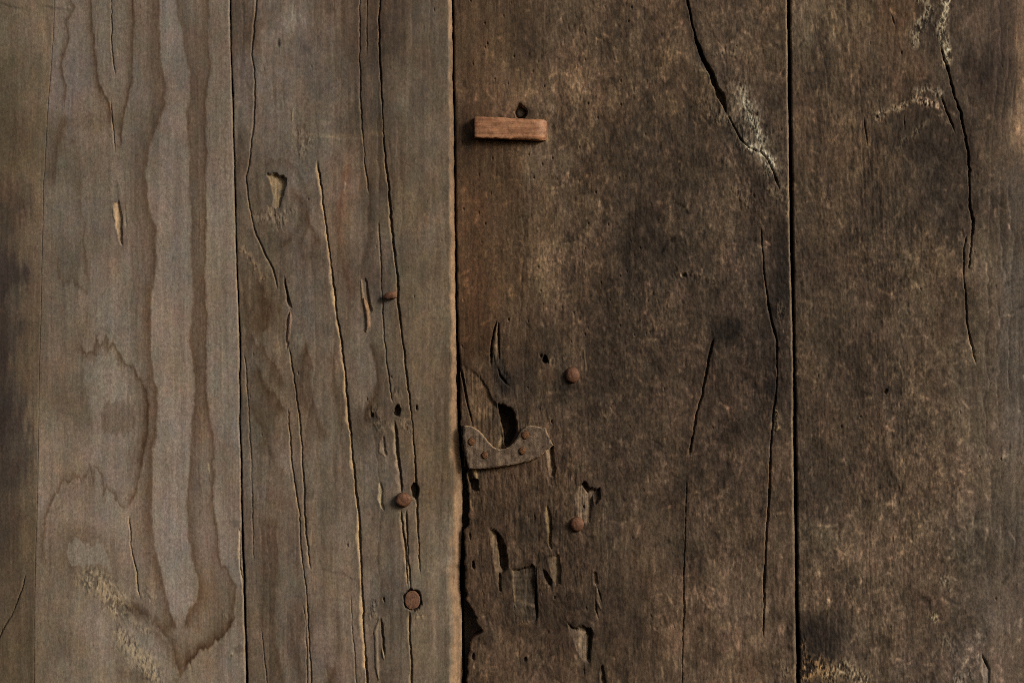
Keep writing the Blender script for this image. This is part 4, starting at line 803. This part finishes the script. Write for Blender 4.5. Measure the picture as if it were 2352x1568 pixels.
P_C, P_D = BOARDS[2], BOARDS[3]
dome('peg', 1315, 861, 16.5, 19, 3, 5.5, MAT_PEG, P_D, 'round red brown wooden peg head above the gouges', seed=1, flat=.62)
dome('peg', 1325, 1203, 16, 17.5, 3, 5.5, MAT_PEG, P_D, 'round red brown wooden peg head below a pale gouge', seed=2, flat=.62)
dome('peg', 927, 1147, 20, 18, 2, 7.0, MAT_PEG, P_C, 'squarish red brown peg standing proud beside a dark hole', seed=3, flat=.30, facets=4, base=.3)

# peg cut flush; its ring-shaped gap is cut into the board above
dome('peg', 947, 1377, 18.5, 22, 2, .9, MAT_PEGEND, P_C, 'six sided peg end cut flush in a dark ring', seed=5, flat=.22, facets=6, base=-.2, sink=9)
# old dark peg in the stained hole above the handle
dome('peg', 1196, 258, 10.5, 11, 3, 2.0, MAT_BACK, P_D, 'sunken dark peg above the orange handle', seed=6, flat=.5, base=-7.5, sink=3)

# wooden handle block
def handle():
    org = (1175, 297, -1.6); bm = bmesh.new(); nx, ny, nz = 60, 20, 16
    base = -1.6; prot = 13.0; r = random.Random(8)
    x0, x1 = 1090.0, 1257.0
    top = lambda x: 269.5 + (x - x0) / (x1 - x0) * 7.0; bot = lambda x: 318.5 + (x - x0) / (x1 - x0) * 6.5
    from mathutils import noise as mnoise
    bmesh.ops.create_cube(bm, size=2.0)
    bmesh.ops.subdivide_edges(bm, edges=bm.edges[:], cuts=23, use_grid_fill=True)
    for v in bm.verts:
        a, b, c = v.co                          # a along, b up/down, c out of the door, each -1..1
        px = (x0 + x1) / 2 + a * (x1 - x0) / 2
        hgt = (bot(px) - top(px)) / 2; half = (x1 - x0) / 2; dep = prot / 2
        # round the edges: more at the right-hand end
        q = Vector((a * half * S * 1000, b * hgt * S * 1000, c * dep))
        rad = 3.8 if a > 0 else 1.3
        core = Vector((max(-half * S * 1000 + rad, min(half * S * 1000 - rad, q.x)), max(-hgt * S * 1000 + rad, min(hgt * S * 1000 - rad, q.y)), max(-dep - 9, min(dep - rad, q.z))))
        d = q - core
        if d.length > 1e-6: q = core + d.normalized() * min(rad, d.length) if d.length > rad else q
        nz_ = mnoise.noise(q * .12) * .45 + mnoise.noise(q * .5) * .16
        if d.length > .5: q += d.normalized() * nz_
        # chewed lower edge
        if b > .75 and c > .3: q.y -= max(0, mnoise.noise(Vector((q.x * .22, 3, 0)))) * 1.6
        X = (x0 + x1) / 2 + q.x / (S * 1000); Yc = (top(px) + bot(px)) / 2 + q.y / (S * 1000)
        if c > 0: q.z -= 5.0 * max(0.0, (X - 1226) / 31.0) ** 2.2 * c
        v.co = Vector(local(X, Yc, base + dep + q.z - .8, org))
    o = finish(bm, 'handle', MAT_HANDLE, door, 'orange brown rubbed wooden handle block'); place(o, org)
handle()

# cut-out plate under the hand hole, held by four nails
def plate():
    out = [(1065,976),(1083,978),(1100,987),(1112,1001),(1122,1014),(1132,1025),(1144,1031),(1157,1031),(1169,1026),(1180,1016),(1189,1003),(1197,989),(1208,978),(1218,976),(1253,982),(1257,992),(1264,1008),(1271,1022),(1262,1029),(1254,1033),(1246,1042),(1238,1049),(1208,1060),(1176,1067),(1138,1073),(1100,1076),(1078,1076),(1073,1062),(1067,1032),(1063,1004)]
    org = (1165, 1076, -1.6); base = -2.2; th = 9.5
    # finer outline
    pts = []
    for (ax, ay), (bx, by) in zip(out, out[1:] + out[:1]):
        n = max(1, int(math.hypot(bx - ax, by - ay) / 4))
        for i in range(n):
            t = i / n; pts.append((ax + (bx - ax) * t, ay + (by - ay) * t))
    r = random.Random(12); n = len(pts)
    pts = [(x + r.uniform(-.6, .6), y + r.uniform(-.6, .6)) for x, y in pts]
    bm = bmesh.new(); mats = [MAT_PLATE, MAT_PLATE_EDGE]
    area = sum(pts[i][0] * pts[(i + 1) % n][1] - pts[(i + 1) % n][0] * pts[i][1] for i in range(n))
    sg = 1 if area > 0 else -1
    def inset(d):
        res = []
        for i in range(n):
            ax, ay = pts[i - 2]; bx, by = pts[(i + 2) % n]; l = math.hypot(bx - ax, by - ay) + 1e-6
            res.append((pts[i][0] - sg * (by - ay) / l * d, pts[i][1] + sg * (bx - ax) / l * d))
        return res
    face_h = lambda x, y: th + .5 * math.sin(x * .07) * math.cos(y * .11) + .25 * math.sin(x * .31 + y * .2) - .012 * abs(x - 1165) * .6
    rows = [[bm.verts.new(local(x, y, base - 2, org)) for x, y in pts],
            [bm.verts.new(local(x, y, base + face_h(x, y) - 1.7, org)) for x, y in pts],
            [bm.verts.new(local(x, y, base + face_h(x, y) - .35 + r.uniform(-.1, .1), org)) for x, y in inset(1.6)],
            [bm.verts.new(local(x, y, base + face_h(x, y) + r.uniform(-.05, .05), org)) for x, y in inset(3.6)]]
    for k, (a, b) in enumerate(zip(rows[:-1], rows[1:])):
        for i in range(n):
            f = bm.faces.new((a[i], a[(i + 1) % n], b[(i + 1) % n], b[i])); f.material_index = 1 if k < 2 and (i % 7 or r.random() < .6) else 0
    f = bm.faces.new(rows[-1]); f.material_index = 0
    bmesh.ops.triangulate(bm, faces=[f])
    o = finish(bm, 'plate', None, door, 'dark curved plate nailed under the hand hole', smooth=False, mats=mats); place(o, org)
    for i, (x, y, q) in enumerate(((1083,1013,7.5),(1114,1044,7),(1207,998,8),(1200,1034,7.5))):
        d = dome('nail', x, y, q * 1.1, q * 1.2, 3, 1.7, MAT_RUST, o, None, seed=20 + i, flat=.6, base=base + face_h(x, y) - .25, sink=1.5)
        d.location = Vector(d.location) - Vector(o.location)
plate()

# bent iron nail beside the long crack
def bent_nail():
    org = (896, 680, .2); bm = bmesh.new(); ctr = []
    for i in range(13):
        t = i / 12
        x = 881 + 30 * t; y = 682 - 5.5 * math.sin(t * 1.35) ; hh = 6.8 - 1.2 * (1 - t) ** 2 - 9 * max(0, t - .8) * 2
        wdt = 8.2 * (math.sin(min(1, t * 2.3 + .12) * math.pi / 2)) ; ctr.append((x, y, hh, wdt))
    rings = []
    for x, y, hh, w in ctr:
        rings.append([bm.verts.new(local(x, y + w * math.cos(a), hh - .1 + 2.0 * (w / 8.2) * math.sin(a), org)) for a in [k / 12 * 2 * math.pi for k in range(12)]])
    for a, b in zip(rings[:-1], rings[1:]):
        for i in range(12): bm.faces.new((a[i], a[(i + 1) % 12], b[(i + 1) % 12], b[i]))
    bm.faces.new(rings[0]); bm.faces.new(rings[-1])
    # shank going into the board
    sh = []
    for hh in (5.5, -6):
        sh.append([bm.verts.new(local(906 + 4 * math.cos(a), 678 + 4 * math.sin(a), hh, org)) for a in [k / 8 * 2 * math.pi for k in range(8)]])
    for i in range(8): bm.faces.new((sh[0][i], sh[0][(i + 1) % 8], sh[1][(i + 1) % 8], sh[1][i]))
    bm.faces.new(sh[0]); bm.faces.new(sh[1])
    o = finish(bm, 'bent_peg', MAT_PEG, P_C, 'small bent red brown peg sticking out of a crack'); place(o, org)
bent_nail()

# ------------------------------------------------------------------ dark backing added behind the gaps so they stay black
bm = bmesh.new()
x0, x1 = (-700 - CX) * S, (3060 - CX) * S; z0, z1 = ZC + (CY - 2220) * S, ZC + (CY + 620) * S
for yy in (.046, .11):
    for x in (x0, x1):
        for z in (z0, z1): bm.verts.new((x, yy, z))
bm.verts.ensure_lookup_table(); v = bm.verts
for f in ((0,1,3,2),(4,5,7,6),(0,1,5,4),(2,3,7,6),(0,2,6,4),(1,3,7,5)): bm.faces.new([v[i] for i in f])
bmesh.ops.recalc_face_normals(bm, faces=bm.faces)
me = bpy.data.meshes.new('added_gap_backing'); bm.to_mesh(me); bm.free(); me.materials.append(MAT_BACK)
bw_ = bpy.data.objects.new('added_gap_backing', me); scene.collection.objects.link(bw_)
bw_['kind'] = 'structure'; bw_['label'] = 'added dark backing behind the gaps of the plank door'
